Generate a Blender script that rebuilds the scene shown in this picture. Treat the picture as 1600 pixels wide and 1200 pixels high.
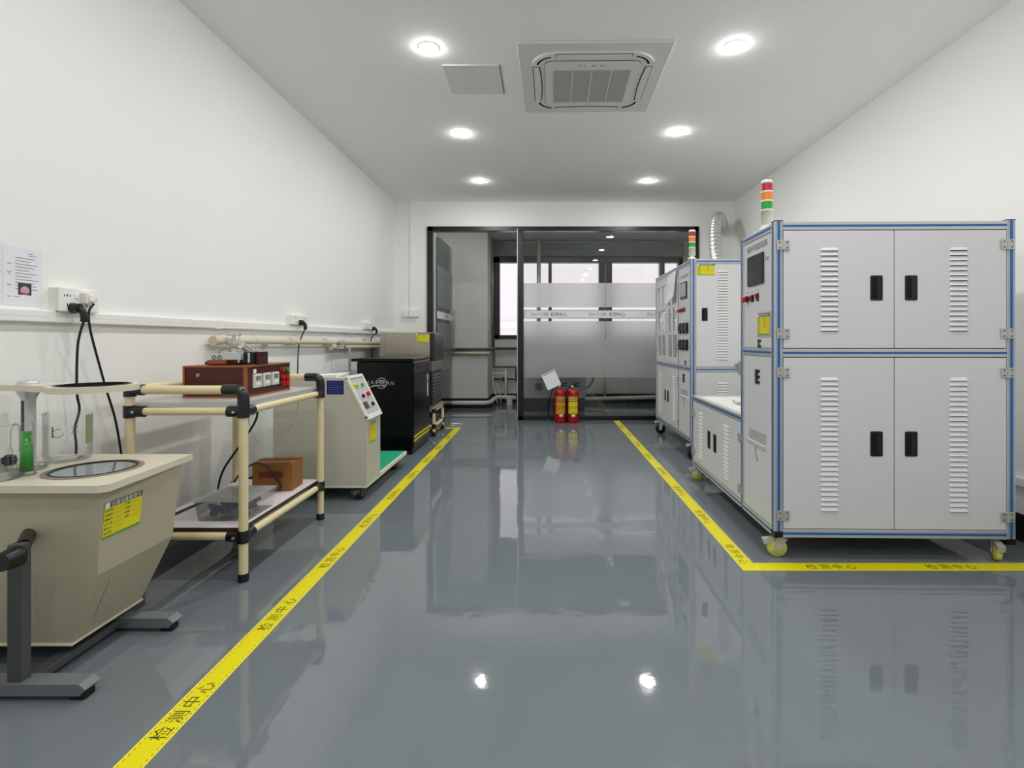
import bpy, bmesh, math, random
from mathutils import Matrix, Vector
R = math.radians
random.seed(7)
S = bpy.context.scene
for o in list(bpy.data.objects):
    bpy.data.objects.remove(o)
COL = S.collection

# ---------------------------------------------------------------- camera
F, VX, VY, H = 811.0, 849.0, 531.0, 1.05      # focal length in px, vanishing point, eye height
cd = bpy.data.cameras.new('camera'); cam = bpy.data.objects.new('camera', cd); COL.objects.link(cam)
cam.location = (0, 0, H); cam.rotation_euler = (R(90), 0, 0)
cd.sensor_width = 36; cd.lens = 36 * F / 1600
cd.shift_x = -(VX - 800) / 1600; cd.shift_y = (VY - 600) / 1600
cd.clip_start = .05; cd.clip_end = 200
S.camera = cam
# ---------------------------------------------------------------- world, exposure
w = bpy.data.worlds.new('daylight'); S.world = w; w.use_nodes = True
w.node_tree.nodes['Background'].inputs[0].default_value = (.94, .935, .955, 1)
w.node_tree.nodes['Background'].inputs[1].default_value = 1.45
S.view_settings.view_transform = 'Standard'; S.view_settings.look = 'None'
S.view_settings.gamma = 1; S.view_settings.use_curve_mapping = False
S.view_settings.exposure = 0.24
LAMP = 285.0                                   # radiance of each ceiling lamp's disc
S.cycles.max_bounces = 14; S.cycles.diffuse_bounces = 10; S.cycles.transparent_max_bounces = 16
S.cycles.transmission_bounces = 8; S.cycles.sample_clamp_indirect = 6
S.cycles.use_denoising = True; S.cycles.caustics_refractive = False; S.cycles.caustics_reflective = False

# ---------------------------------------------------------------- materials
def lin(c):
    if isinstance(c, str):
        c = [int(c[i:i + 2], 16) / 255 for i in (0, 2, 4)]
    return tuple(x / 12.92 if x <= .04045 else ((x + .055) / 1.055) ** 2.4 for x in c) + (1,)
MT = {}
def mat(name, c, rough=.5, metal=0, var=.04, bump=0, scale=6, spec=.5, coat=0, trans=0, emit=0, stretch=None, rvar=.08):
    if name in MT: return MT[name]
    m = bpy.data.materials.new(name); m.use_nodes = True; nt = m.node_tree; b = nt.nodes['Principled BSDF']
    col = lin(c)
    tc = nt.nodes.new('ShaderNodeTexCoord'); n = nt.nodes.new('ShaderNodeTexNoise')
    n.inputs['Scale'].default_value = scale; n.inputs['Detail'].default_value = 5
    if stretch:
        mp = nt.nodes.new('ShaderNodeMapping'); mp.inputs['Scale'].default_value = stretch
        nt.links.new(tc.outputs['Object'], mp.inputs['Vector']); nt.links.new(mp.outputs[0], n.inputs['Vector'])
    else:
        nt.links.new(tc.outputs['Object'], n.inputs['Vector'])
    r = nt.nodes.new('ShaderNodeMix'); r.data_type = 'RGBA'
    r.inputs['A'].default_value = tuple(max(0, x * (1 - var)) for x in col[:3]) + (1,)
    r.inputs['B'].default_value = tuple(min(1, x * (1 + var)) for x in col[:3]) + (1,)
    nt.links.new(n.outputs['Fac'], r.inputs['Factor']); nt.links.new(r.outputs['Result'], b.inputs['Base Color'])
    mr = nt.nodes.new('ShaderNodeMapRange'); mr.inputs['To Min'].default_value = max(0.02, rough - rvar * rough)
    mr.inputs['To Max'].default_value = min(1, rough + rvar * rough)
    nt.links.new(n.outputs['Fac'], mr.inputs['Value']); nt.links.new(mr.outputs[0], b.inputs['Roughness'])
    b.inputs['Metallic'].default_value = metal; b.inputs['Specular IOR Level'].default_value = spec
    b.inputs['Coat Weight'].default_value = coat; b.inputs['Coat Roughness'].default_value = .06
    if trans: b.inputs['Transmission Weight'].default_value = trans
    if emit:
        b.inputs['Emission Color'].default_value = col; b.inputs['Emission Strength'].default_value = emit
    if bump:
        bp = nt.nodes.new('ShaderNodeBump'); bp.inputs['Strength'].default_value = bump; bp.inputs['Distance'].default_value = .01
        nt.links.new(n.outputs['Fac'], bp.inputs['Height']); nt.links.new(bp.outputs[0], b.inputs['Normal'])
    MT[name] = m; return m

def glassy(name, tint=(1, 1, 1), rough=0.0, film=0.0, filmcol=(.9, .9, .9), ior=1.5, refl=1.0):
    """thin pane: see-through + Fresnel mirror; film>0 mixes a translucent frosted foil in"""
    if name in MT: return MT[name]
    m = bpy.data.materials.new(name); m.use_nodes = True; nt = m.node_tree; nt.nodes.clear()
    out = nt.nodes.new('ShaderNodeOutputMaterial'); tr = nt.nodes.new('ShaderNodeBsdfTransparent')
    tr.inputs[0].default_value = tint + (1,)
    base = tr.outputs[0]
    if film:
        tl = nt.nodes.new('ShaderNodeBsdfTranslucent'); df = nt.nodes.new('ShaderNodeBsdfDiffuse')
        tl.inputs[0].default_value = filmcol + (1,); df.inputs[0].default_value = filmcol + (1,)
        a = nt.nodes.new('ShaderNodeMixShader'); a.inputs[0].default_value = .45
        nt.links.new(tl.outputs[0], a.inputs[1]); nt.links.new(df.outputs[0], a.inputs[2])
        b = nt.nodes.new('ShaderNodeMixShader'); b.inputs[0].default_value = film
        rf = nt.nodes.new('ShaderNodeBsdfRefraction'); rf.inputs['Roughness'].default_value = .72; rf.inputs['IOR'].default_value = 1.25; rf.inputs[0].default_value = filmcol + (1,)
        c = nt.nodes.new('ShaderNodeMixShader'); c.inputs[0].default_value = .42 if film > .9 else 0
        nt.links.new(a.outputs[0], c.inputs[1]); nt.links.new(rf.outputs[0], c.inputs[2])
        nt.links.new(base, b.inputs[1]); nt.links.new(c.outputs[0], b.inputs[2]); base = b.outputs[0]
    gl = nt.nodes.new('ShaderNodeBsdfGlossy'); gl.inputs['Roughness'].default_value = rough
    fr = nt.nodes.new('ShaderNodeFresnel'); fr.inputs[0].default_value = ior
    nz = nt.nodes.new('ShaderNodeTexNoise'); nz.inputs['Scale'].default_value = 3
    mu = nt.nodes.new('ShaderNodeMath'); mu.operation = 'MULTIPLY'; mu.inputs[1].default_value = refl
    nt.links.new(fr.outputs[0], mu.inputs[0])
    mr = nt.nodes.new('ShaderNodeMapRange'); mr.inputs['To Min'].default_value = rough; mr.inputs['To Max'].default_value = rough + .02
    nt.links.new(nz.outputs[0], mr.inputs[0]); nt.links.new(mr.outputs[0], gl.inputs['Roughness'])
    mx = nt.nodes.new('ShaderNodeMixShader'); nt.links.new(mu.outputs[0], mx.inputs[0])
    nt.links.new(base, mx.inputs[1]); nt.links.new(gl.outputs[0], mx.inputs[2]); nt.links.new(mx.outputs[0], out.inputs[0])
    MT[name] = m; return m

def lampmat(name, col, strength):
    m = bpy.data.materials.new(name); m.use_nodes = True; nt = m.node_tree; nt.nodes.clear()
    out = nt.nodes.new('ShaderNodeOutputMaterial'); e = nt.nodes.new('ShaderNodeEmission')
    e.inputs[0].default_value = col; e.inputs[1].default_value = strength
    nt.links.new(e.outputs[0], out.inputs[0]); return m

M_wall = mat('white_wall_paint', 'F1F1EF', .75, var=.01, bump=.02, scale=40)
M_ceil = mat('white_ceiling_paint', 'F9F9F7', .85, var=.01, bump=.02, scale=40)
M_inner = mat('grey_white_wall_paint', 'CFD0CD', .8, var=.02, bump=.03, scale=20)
M_black = mat('black_plastic', '0C0C0D', .35, var=.1)
M_blackmet = mat('black_powder_coat', '060708', .2, var=.1, spec=.3)
M_baseb = mat('black_skirting', '0D0E0F', .4)
M_hole = mat('dark_opening', '050505', .9)
M_slot = mat('louver_shadow_gap', '2B2C2D', .9)
M_alu = mat('anodised_aluminium', 'CFD1D3', .32, metal=.45, var=.03, scale=12)
M_steel = mat('brushed_stainless_steel', 'BDB6A8', .3, metal=.95, var=.12, scale=5, stretch=(2, 2, 18), bump=.02)
M_chrome = mat('chrome', 'D8D8D8', .12, metal=1)
M_blue = mat('blue_slot_strip', '1F66AD', .4)
M_panel = mat('white_cabinet_panel', 'E0E0E2', .42, var=.015, scale=2)
M_slat = mat('white_louver_slat', 'F0F0F1', .45, var=.01)
M_white = mat('white_plastic', 'F2F2EF', .35, var=.01)
M_offw = mat('off_white_plastic', 'E8E6DC', .4)
M_beige = mat('beige_enamel', 'B5AD96', .45, var=.03, scale=3)
M_beiget = mat('light_beige_top', 'D9D2BD', .45, var=.02)
M_cream = mat('cream_grey_enamel', 'C9C7B8', .4, var=.02)
M_creamtrim = mat('cream_trim', 'E8E6DA', .4)
M_pipe = mat('cream_coated_pipe', 'E6D7AC', .35, var=.05, scale=9)
M_joint = mat('black_joint', '101013', .3, var=.1, spec=.6)
M_graybar = mat('grey_powder_coat', '6E7276', .4, var=.05)
M_dgray = mat('dark_grey_metal', '4A4C4E', .45, var=.06)
M_rubber = mat('black_rubber', '0B0B0B', .7)
M_paper = mat('white_paper', 'E9EAF0', .8, var=.01)
M_ink = mat('black_ink', '1A1A1C', .7)
M_gink = mat('grey_ink', '6E7076', .8)
M_dink = mat('dark_olive_ink', '37330C', .6)
M_yel = mat('yellow_label', 'E6DC1E', .5, var=.03)
M_ora = mat('orange_print', 'D99A18', .5)
M_grn = mat('green_strip', '4FA032', .5)
M_lgray = mat('label_header_grey', '55575A', .5)
M_tape = mat('yellow_floor_tape', 'EDE000', .32, var=.02)
M_tapeedge = mat('white_tape_edge', 'F2EE9A', .5)
M_red = mat('glossy_red_paint', 'A80D14', .2, var=.06, coat=.4)
M_redb = mat('red_button', 'D01018', .3)
M_dred = mat('dark_red_switch', '8E0E1A', .3)
M_wood = mat('red_brown_laminate', '4A160F', .35, var=.12, scale=8, stretch=(1, 1, 6))
M_woodedge = mat('orange_brown_edge', '9A5527', .45, var=.08)
M_card = mat('brown_cardboard', '8E5E30', .8, var=.07, scale=15)
M_brass = mat('brass', 'C99A5C', .35, metal=.8)
M_greenmat = mat('green_rubber_mat', '12A27A', .6, var=.03)
M_cable = mat('black_cable', '0E0F12', .45)
M_wire = mat('white_wire', 'E2E2DC', .5)
M_pvc = mat('white_pvc_pipe', 'E4E3DB', .4)
M_bpipe = mat('beige_pipe', 'CFC6AC', .45, var=.04)
M_dpipe = mat('dark_grey_pipe', '5B5650', .5, var=.1)
M_rpipe = mat('red_brown_pipe', '5F4A42', .5)
M_frame = mat('black_window_frame', '0E1114', .3, var=.05)
M_blind = mat('grey_blind_box', '7C807D', .7)
M_screen = mat('dark_screen', '3C4042', .15, var=.05)
M_lscreen = mat('grey_screen', 'A9AEAE', .25)
M_castyel = mat('yellow_nylon_wheel', 'D9D676', .4)
M_zinc = mat('zinc_plated_steel', 'C6C8C4', .35, metal=.45)
M_gl_red = mat('red_lens', 'C40A24', .2, coat=.5)
M_gl_amb = mat('amber_lens', 'F58A06', .2, coat=.5)
M_gl_grn = mat('green_lens', '08A83A', .2, coat=.5)
M_foil = mat('silver_foil_duct', 'D9D9D6', .3, metal=.7, var=.1, scale=30, bump=.3)
M_navy = mat('navy_sign', '16246E', .35)
M_grille = mat('grey_return_grille', 'AEAEAC', .7)
M_acw = mat('ac_white_plastic', 'DDDDD8', .55, var=.01)
M_hatch = mat('grey_white_hatch', 'E2E2E0', .85)
M_brown = mat('dark_brown_plastic', '2B2420', .35)
M_pinkph = mat('pink_photo_print', 'C8A0B8', .5)
M_dphoto = mat('dark_photo_print', '3C3844', .5)
M_spring = mat('blue_grey_steel_coil', '6B7686', .35, metal=.4, var=.4, scale=25)
M_boardtop = mat('pale_grey_laminate', 'C4C6C4', .35, var=.03)
M_boardpink = mat('white_laminate', 'E4DEE2', .4)
M_boardedge = mat('brown_board_edge', '3A211A', .6)
M_glass = glassy('clear_glass_pane', (.93, .945, .935), .0, ior=1.5, refl=.9)
M_glassg = glassy('greenish_door_glass', (.80, .87, .84), .01, ior=1.5, refl=.9)
M_frost = glassy('frosted_film_glass', (.8, .82, .82), .03, film=.95, filmcol=(.92, .92, .92), refl=.8)
M_frostd = glassy('frosted_film_door_glass', (.8, .86, .84), .02, film=.6, filmcol=(.55, .64, .6), refl=.8)
M_lab = glassy('laboratory_glass', (.975, .985, .98), .0, film=.03, ior=1.33, refl=.7)
M_clearp = glassy('clear_plastic_box', (.97, .98, .98), .12, film=.09, filmcol=(1, 1, 1), ior=1.3, refl=.6)
M_clearlid = glassy('clear_plastic_lid', (.95, .96, .96), .12, film=.25, filmcol=(1, 1, 1), ior=1.3, refl=.6)
M_darkglass = mat('dark_polariser_glass', '0C0F10', .05, coat=.5)
M_viewglass = mat('grey_viewing_glass', '7E8A8E', .08, coat=.6)
M_liquid = mat('green_liquid', '2BA626', .15, coat=.6)
M_winglass = glassy('window_glass', (.95, .95, .96), .0, refl=.8)

# ---------------------------------------------------------------- mesh builder
TC = {}
def textmesh(s):
    if s in TC: return TC[s]
    c = bpy.data.curves.new('t', 'FONT'); c.body = s; c.align_x = 'CENTER'; c.align_y = 'CENTER'; c.resolution_u = 2
    o = bpy.data.objects.new('t', c); COL.objects.link(o); bpy.context.view_layer.update()
    m = bpy.data.meshes.new_from_object(o.evaluated_get(bpy.context.evaluated_depsgraph_get()))
    v = [x.co.copy() for x in m.vertices]; f = [tuple(p.vertices) for p in m.polygons]
    bpy.data.objects.remove(o); bpy.data.meshes.remove(m)
    if v:
        x0, x1 = min(p.x for p in v), max(p.x for p in v); y0, y1 = min(p.y for p in v), max(p.y for p in v)
    else: x0 = x1 = y0 = y1 = 0
    TC[s] = (v, f, x0, x1, y0, y1); return TC[s]

FACE = {'front': ((1, 0, 0), (0, 0, 1), (0, -1, 0)), 'left': ((0, -1, 0), (0, 0, 1), (-1, 0, 0)),
        'right': ((0, 1, 0), (0, 0, 1), (1, 0, 0)), 'down': ((1, 0, 0), (0, -1, 0), (0, 0, -1)), 'up': ((1, 0, 0), (0, 1, 0), (0, 0, 1))}
def fmat(o, k):
    """maps (u,v,n) on a face to local xyz; for 'left' u = -y, so pass origin and u counted along the reading direction"""
    u, v, n = FACE[k] if isinstance(k, str) else k
    M = Matrix(((u[0], v[0], n[0], o[0]), (u[1], v[1], n[1], o[1]), (u[2], v[2], n[2], o[2]), (0, 0, 0, 1)))
    return M

class MB:
    def __init__(s, M=None):
        s.b = bmesh.new(); s.M = M or Matrix(); s.mats = []
    def mi(s, m):
        if m is None: return 0
        if m not in s.mats: s.mats.append(m)
        return s.mats.index(m)
    def _take(s, t, m, smooth=False):
        k = s.mi(m); mp = {}
        for v in t.verts: mp[v] = s.b.verts.new(s.M @ v.co)
        for f in t.faces:
            try: g = s.b.faces.new([mp[v] for v in f.verts])
            except ValueError: continue
            g.material_index = k; g.smooth = smooth
        t.free()
    def box(s, x0, x1, y0, y1, z0, z1, m=None, bev=0, seg=2):
        t = bmesh.new(); bmesh.ops.create_cube(t, size=1)
        x0, x1 = min(x0, x1), max(x0, x1); y0, y1 = min(y0, y1), max(y0, y1); z0, z1 = min(z0, z1), max(z0, z1)
        for v in t.verts: v.co = Vector(((x0 + x1) / 2 + v.co.x * (x1 - x0), (y0 + y1) / 2 + v.co.y * (y1 - y0), (z0 + z1) / 2 + v.co.z * (z1 - z0)))
        if bev:
            bev = min(bev, (x1 - x0) * .45, (y1 - y0) * .45, (z1 - z0) * .45)
            bmesh.ops.bevel(t, geom=list(t.edges), offset=bev, segments=seg, affect='EDGES', profile=.5)
        s._take(t, m, False); return s
    def hexa(s, p, m=None):
        """8 points: bottom ring 4, top ring 4"""
        t = bmesh.new(); v = [t.verts.new(Vector(q)) for q in p]
        for f in ((3, 2, 1, 0), (4, 5, 6, 7), (0, 1, 5, 4), (1, 2, 6, 5), (2, 3, 7, 6), (3, 0, 4, 7)): t.faces.new([v[i] for i in f])
        s._take(t, m); return s
    def quad(s, p, m=None):
        t = bmesh.new(); t.faces.new([t.verts.new(Vector(q)) for q in p]); s._take(t, m); return s
    def cyl(s, p0, p1, r, r2=None, m=None, seg=24, caps=True):
        r2 = r if r2 is None else r2
        p0, p1 = Vector(p0), Vector(p1); d = (p1 - p0).normalized()
        a = d.orthogonal().normalized(); b = d.cross(a)
        t = bmesh.new(); A = []; B = []
        for i in range(seg):
            q = a * math.cos(i * 2 * math.pi / seg) + b * math.sin(i * 2 * math.pi / seg)
            A.append(t.verts.new(p0 + q * r)); B.append(t.verts.new(p1 + q * r2))
        for i in range(seg): t.faces.new((A[i], A[(i + 1) % seg], B[(i + 1) % seg], B[i]))
        s._take(t, m, True)
        if caps:
            t = bmesh.new(); C_, D_ = [], []
            for i in range(seg):
                q = a * math.cos(i * 2 * math.pi / seg) + b * math.sin(i * 2 * math.pi / seg)
                C_.append(t.verts.new(p0 + q * r)); D_.append(t.verts.new(p1 + q * r2))
            if r > 1e-5: t.faces.new(C_[::-1])
            if r2 > 1e-5: t.faces.new(D_)
            s._take(t, m, False)
        return s
    def tube(s, pts, r, m=None, seg=12, sub=6):
        P = [Vector(p) for p in pts]
        if sub > 1 and len(P) > 2:
            Q = []
            for i in range(len(P) - 1):
                a = P[max(0, i - 1)]; b = P[i]; c = P[i + 1]; d = P[min(len(P) - 1, i + 2)]
                for k in range(sub):
                    u = k / sub
                    Q.append(.5 * ((2 * b) + (c - a) * u + (2 * a - 5 * b + 4 * c - d) * u * u + (3 * b - a - 3 * c + d) * u ** 3))
            Q.append(P[-1]); P = Q
        t = bmesh.new(); rings = []; a = None
        for i, p in enumerate(P):
            d = (P[min(i + 1, len(P) - 1)] - P[max(i - 1, 0)]).normalized()
            a = d.orthogonal().normalized() if a is None else (a - d * a.dot(d)).normalized()
            b = d.cross(a); rr = r(i / (len(P) - 1)) if callable(r) else r
            rings.append([t.verts.new(p + rr * (a * math.cos(k * 2 * math.pi / seg) + b * math.sin(k * 2 * math.pi / seg))) for k in range(seg)])
        for A, B in zip(rings, rings[1:]):
            for k in range(seg): t.faces.new((A[k], A[(k + 1) % seg], B[(k + 1) % seg], B[k]))
        t.faces.new(rings[0][::-1]); t.faces.new(rings[-1])
        s._take(t, m, True); return s
    def lathe(s, prof, c=(0, 0, 0), m=None, seg=32, axis='z'):
        t = bmesh.new(); rings = []
        for r, z in prof:
            rings.append([t.verts.new(Vector((max(r, 1e-5) * math.cos(k * 2 * math.pi / seg), max(r, 1e-5) * math.sin(k * 2 * math.pi / seg), z))) for k in range(seg)])
        for A, B in zip(rings, rings[1:]):
            for k in range(seg): t.faces.new((A[k], A[(k + 1) % seg], B[(k + 1) % seg], B[k]))
        for v in t.verts:
            x, y, z = v.co
            v.co = Vector(c) + (Vector((x, y, z)) if axis == 'z' else Vector((x, -z, y)) if axis == '-y' else Vector((z, x, y)))
        s._take(t, m, True); return s
    def prism(s, poly, a, b, plane='xz', m=None):
        """polygon in a plane extruded between a and b on the third axis"""
        f = {'xz': lambda u, v, w: (u, w, v), 'xy': lambda u, v, w: (u, v, w), 'yz': lambda u, v, w: (w, u, v)}[plane]
        t = bmesh.new(); A = [t.verts.new(Vector(f(u, v, a))) for u, v in poly]; B = [t.verts.new(Vector(f(u, v, b))) for u, v in poly]
        n = len(poly)
        for i in range(n): t.faces.new((A[i], A[(i + 1) % n], B[(i + 1) % n], B[i]))
        t.faces.new(A[::-1]); t.faces.new(B); bmesh.ops.recalc_face_normals(t, faces=t.faces[:])
        s._take(t, m); return s
    def ring(s, c, r0, r1, z0, z1, m=None, seg=40, a0=0, a1=360):
        """flat ring (or arc) of rectangular section around z"""
        full = abs(a1 - a0) >= 360; n = seg
        t = bmesh.new(); L = []
        for i in range(n if full else n + 1):
            a = R(a0 + (a1 - a0) * i / n); q = Vector((math.cos(a), math.sin(a), 0))
            L.append([t.verts.new(Vector((c[0], c[1], 0)) + q * r + Vector((0, 0, z))) for r, z in ((r0, z0), (r1, z0), (r1, z1), (r0, z1))])
        for i in range(len(L) if full else len(L) - 1):
            A, B = L[i], L[(i + 1) % len(L)]
            for k in range(4): t.faces.new((A[k], B[k], B[(k + 1) % 4], A[(k + 1) % 4]))
        if not full: t.faces.new(L[0]); t.faces.new(L[-1][::-1])
        bmesh.ops.recalc_face_normals(t, faces=t.faces[:])
        s._take(t, m); return s
    def text(s, txt, u, v, h, n=.001, m=None, width=None, rot=0, thick=1.0):
        """centred flat lettering in the builder's (u,v,n) frame"""
        V, Fc, x0, x1, y0, y1 = textmesh(txt)
        if not V: return s
        sc = h / .93; sx = sc
        if width: sx = width / (x1 - x0)
        cx, cy = (x0 + x1) / 2, (y0 + y1) / 2; ca, sa = math.cos(rot), math.sin(rot)
        t = bmesh.new(); vs = []
        for p in V:
            a, b = (p.x - cx) * sx, (p.y - cy) * sc
            vs.append(t.verts.new(Vector((u + a * ca - b * sa, v + a * sa + b * ca, n))))
        for f in Fc:
            try: t.faces.new([vs[i] for i in f])
            except ValueError: pass
        s._take(t, m); return s
    def louvers(s, u0, u1, v0, v1, n, m=None, dark=None, p=.007, n0=0.0):
        """pressed slats on a (u,v,n) face"""
        pitch = (v1 - v0) / n; e = .007
        for i in range(n):
            b = v0 + i * pitch + pitch * .22; t_ = b + pitch * .62
            P = [(u0 + e, t_, n0), (u1 - e, t_, n0), (u1 - e * .4, b, n0 + p), (u0 + e * .4, b, n0 + p), (u0, b, n0), (u1, b, n0)]
            s.quad([P[3], P[2], P[1], P[0]], m)
            t = bmesh.new(); t.faces.new([t.verts.new(Vector(q)) for q in (P[0], P[4], P[3])]); s._take(t, m)
            t = bmesh.new(); t.faces.new([t.verts.new(Vector(q)) for q in (P[1], P[2], P[5])]); s._take(t, m)
            s.quad([P[4], P[5], P[2], P[3]], dark)
            s.quad([(u0 + .003, b - pitch * .13, n0 + .0004), (u1 - .003, b - pitch * .13, n0 + .0004), (u1, b, n0 + .0004), (u0, b, n0 + .0004)], dark)
        return s
    def build(s, name, parent=None, label=None, **kw):
        me = bpy.data.meshes.new(name); s.b.normal_update(); s.b.to_mesh(me); s.b.free()
        for m in s.mats: me.materials.append(m)
        o = bpy.data.objects.new(name, me); COL.objects.link(o)
        if parent: o.parent = parent
        if label: o['label'] = label
        for k, v in kw.items(): o[k] = v
        return o

def thing(name, label, cat, loc=(0, 0, 0), rz=0, group=None):
    o = bpy.data.objects.new(name, None); COL.objects.link(o); o.empty_display_size = .05
    o.location = loc; o.rotation_euler = (0, 0, rz); o['label'] = label; o['category'] = cat
    if group: o['group'] = group
    return o
def tag(o, label, cat, group=None):
    o['label'] = label; o['category'] = cat
    if group: o['group'] = group
    return o
def struct(o): o['kind'] = 'structure'; return o
def dup(root, loc, label=None, group=None):
    r = root.copy(); COL.objects.link(r); r.location = loc
    if label: r['label'] = label
    if group: r['group'] = group
    for ch in list(root.children):
        c = ch.copy(); COL.objects.link(c); c.parent = r
        for g in ch.children:
            d = g.copy(); COL.objects.link(d); d.parent = c
    return r
def W(px, py, d): return Vector(((px - VX) / F * d, d, H + (VY - py) / F * d))   # measured point at distance d

# ================================================================ ROOM
XL, XR, YB, YN, ZC = -1.95, 2.50, 6.81, -2.6, 2.864
YW, ZI = 8.70, 2.70                    # far window wall and ceiling height of the bay behind the glass
# floor: glossy grey epoxy
def floor_mat():
    m = bpy.data.materials.new('grey_epoxy_floor'); m.use_nodes = True; nt = m.node_tree; b = nt.nodes['Principled BSDF']; L = nt.links.new
    tc = nt.nodes.new('ShaderNodeTexCoord')
    n1 = nt.nodes.new('ShaderNodeTexNoise'); n1.inputs['Scale'].default_value = .9; n1.inputs['Detail'].default_value = 6; n1.inputs['Roughness'].default_value = .6
    n2 = nt.nodes.new('ShaderNodeTexNoise'); n2.inputs['Scale'].default_value = 2.2; n2.inputs['Detail'].default_value = 3
    n3 = nt.nodes.new('ShaderNodeTexNoise'); n3.inputs['Scale'].default_value = 22; n3.inputs['Detail'].default_value = 3
    for n in (n1, n2, n3): L(tc.outputs['Object'], n.inputs['Vector'])
    cr = nt.nodes.new('ShaderNodeMix'); cr.data_type = 'RGBA'
    cr.inputs['A'].default_value = lin('6D757A'); cr.inputs['B'].default_value = lin('788085')
    L(n1.outputs['Fac'], cr.inputs['Factor']); L(cr.outputs['Result'], b.inputs['Base Color'])
    mr = nt.nodes.new('ShaderNodeMapRange'); mr.inputs['From Min'].default_value = .35; mr.inputs['From Max'].default_value = .7
    mr.inputs['To Min'].default_value = .015; mr.inputs['To Max'].default_value = .06
    L(n1.outputs['Fac'], mr.inputs['Value']); L(mr.outputs[0], b.inputs['Roughness'])
    b.inputs['Specular IOR Level'].default_value = .75
    b1 = nt.nodes.new('ShaderNodeBump'); b1.inputs['Strength'].default_value = .10; b1.inputs['Distance'].default_value = .02; L(n2.outputs['Fac'], b1.inputs['Height'])
    b2 = nt.nodes.new('ShaderNodeBump'); b2.inputs['Strength'].default_value = .07; b2.inputs['Distance'].default_value = .003; L(n3.outputs['Fac'], b2.inputs['Height'])
    L(b1.outputs[0], b2.inputs['Normal']); L(b2.outputs[0], b.inputs['Normal'])
    return m
struct(MB().box(XL - .1, XR + .1, YN - .1, YW + .1, -.1, 0, floor_mat()).build('floor'))
struct(MB().box(XL - .1, XR + .1, YN - .1, YB + .05, ZC, ZC + .1, M_ceil).build('ceiling'))
struct(MB().box(XL - .1, XL, YN - .1, YW + .1, 0, ZC, M_wall).build('wall_left'))
struct(MB().box(XR, XR + .1, YN - .1, YW + .1, 0, ZC, M_wall).build('wall_right'))
struct(MB().box(XL, XR, YN - .1, YN, 0, ZC, M_wall).build('wall_near'))
OX0, OX1, OZ = -1.525, 2.035, 2.535
b = MB(); b.box(XL, OX0, YB, YB + .16, 0, ZC, M_wall); b.box(OX1, XR, YB, YB + .16, 0, ZC, M_wall); b.box(OX0, OX1, YB, YB + .16, OZ, ZC, M_wall)
struct(b.build('wall_back'))
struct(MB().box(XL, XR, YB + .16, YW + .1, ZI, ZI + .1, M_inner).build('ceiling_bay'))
WX0, WX1, WZ0, WZ1 = -.85, 2.33, 1.07, 2.43
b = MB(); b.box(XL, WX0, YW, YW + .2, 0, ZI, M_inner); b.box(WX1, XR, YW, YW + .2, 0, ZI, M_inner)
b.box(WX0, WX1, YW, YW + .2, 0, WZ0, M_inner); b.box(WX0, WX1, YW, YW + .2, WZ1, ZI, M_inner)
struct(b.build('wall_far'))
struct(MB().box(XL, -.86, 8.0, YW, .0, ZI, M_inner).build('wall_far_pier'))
# skirting
struct(MB().box(XL, XL + .012, YN, YB, 0, .14, M_baseb).build('baseboard_left'))
struct(MB().box(XR - .012, XR, YN, YB, 0, .14, M_baseb).build('baseboard_right'))
b = MB(); b.box(XL + .012, OX0, YB - .012, YB, 0, .14, M_baseb); b.box(OX1, XR - .012, YB - .012, YB, 0, .14, M_baseb)
struct(b.build('baseboard_back'))
b = MB(); b.box(XL, -.848, 7.988, 8.0, 0, .15, M_baseb); b.box(-.86, -.848, 8.0, YW, 0, .15, M_baseb); b.box(-.848, XR, YW - .012, YW, 0, .15, M_baseb)
struct(b.build('baseboard_far'))
# rail trim low on the right wall
struct(MB().box(XR - .03, XR, 1.9, 6.2, .29, .335, M_white, .004).build('trim_1'))

# far window: black frame, panes, blind box above
b = MB(); f_ = .09
b.box(WX0, WX0 + .12, YW - .03, YW + .1, WZ0, WZ1, M_frame, .004); b.box(WX1 - .07, WX1, YW - .03, YW + .1, WZ0, WZ1, M_frame, .004)
b.box(WX0, WX1, YW - .03, YW + .1, WZ0, WZ0 + .06, M_frame, .004); b.box(WX0, WX1, YW - .03, YW + .1, WZ1 - .09, WZ1, M_frame, .004)
for x0, x1 in ((.085, .14), (.93, 1.15), (1.95, 2.03)): b.box(x0, x1, YW - .025, YW + .1, WZ0, WZ1, M_frame, .004)
win = struct(b.build('window_1'))
MB().box(WX0 + .05, WX1 - .05, YW + .05, YW + .056, WZ0 + .04, WZ1 - .05, M_winglass).build('pane', win)
tag(MB().box(WX0 - .0, WX1, YW - .09, YW - .03, WZ1 + .012, ZI - .03, M_blind, .006).build('roller_blind_box'),
    'long grey blind box above the far black window', 'blind')
# building across the way, seen through the window
b = MB(); mf = mat('pale_facade_plaster', 'EBE3E6', .9, var=.01); mf2 = mat('pale_facade_band', 'F0ECEE', .9)
b.box(-9, 11, 13.0, 13.4, -3, 6, mf); b.box(-9, 11, 12.9, 13.0, 1.35, 1.5, mf2); b.box(-1.9, -1.2, 12.96, 13.0, -.4, 1.35, mf2)
fac = b.build('neighbouring_building'); tag(fac, 'pale plaster building seen through the far window', 'building')

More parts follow.
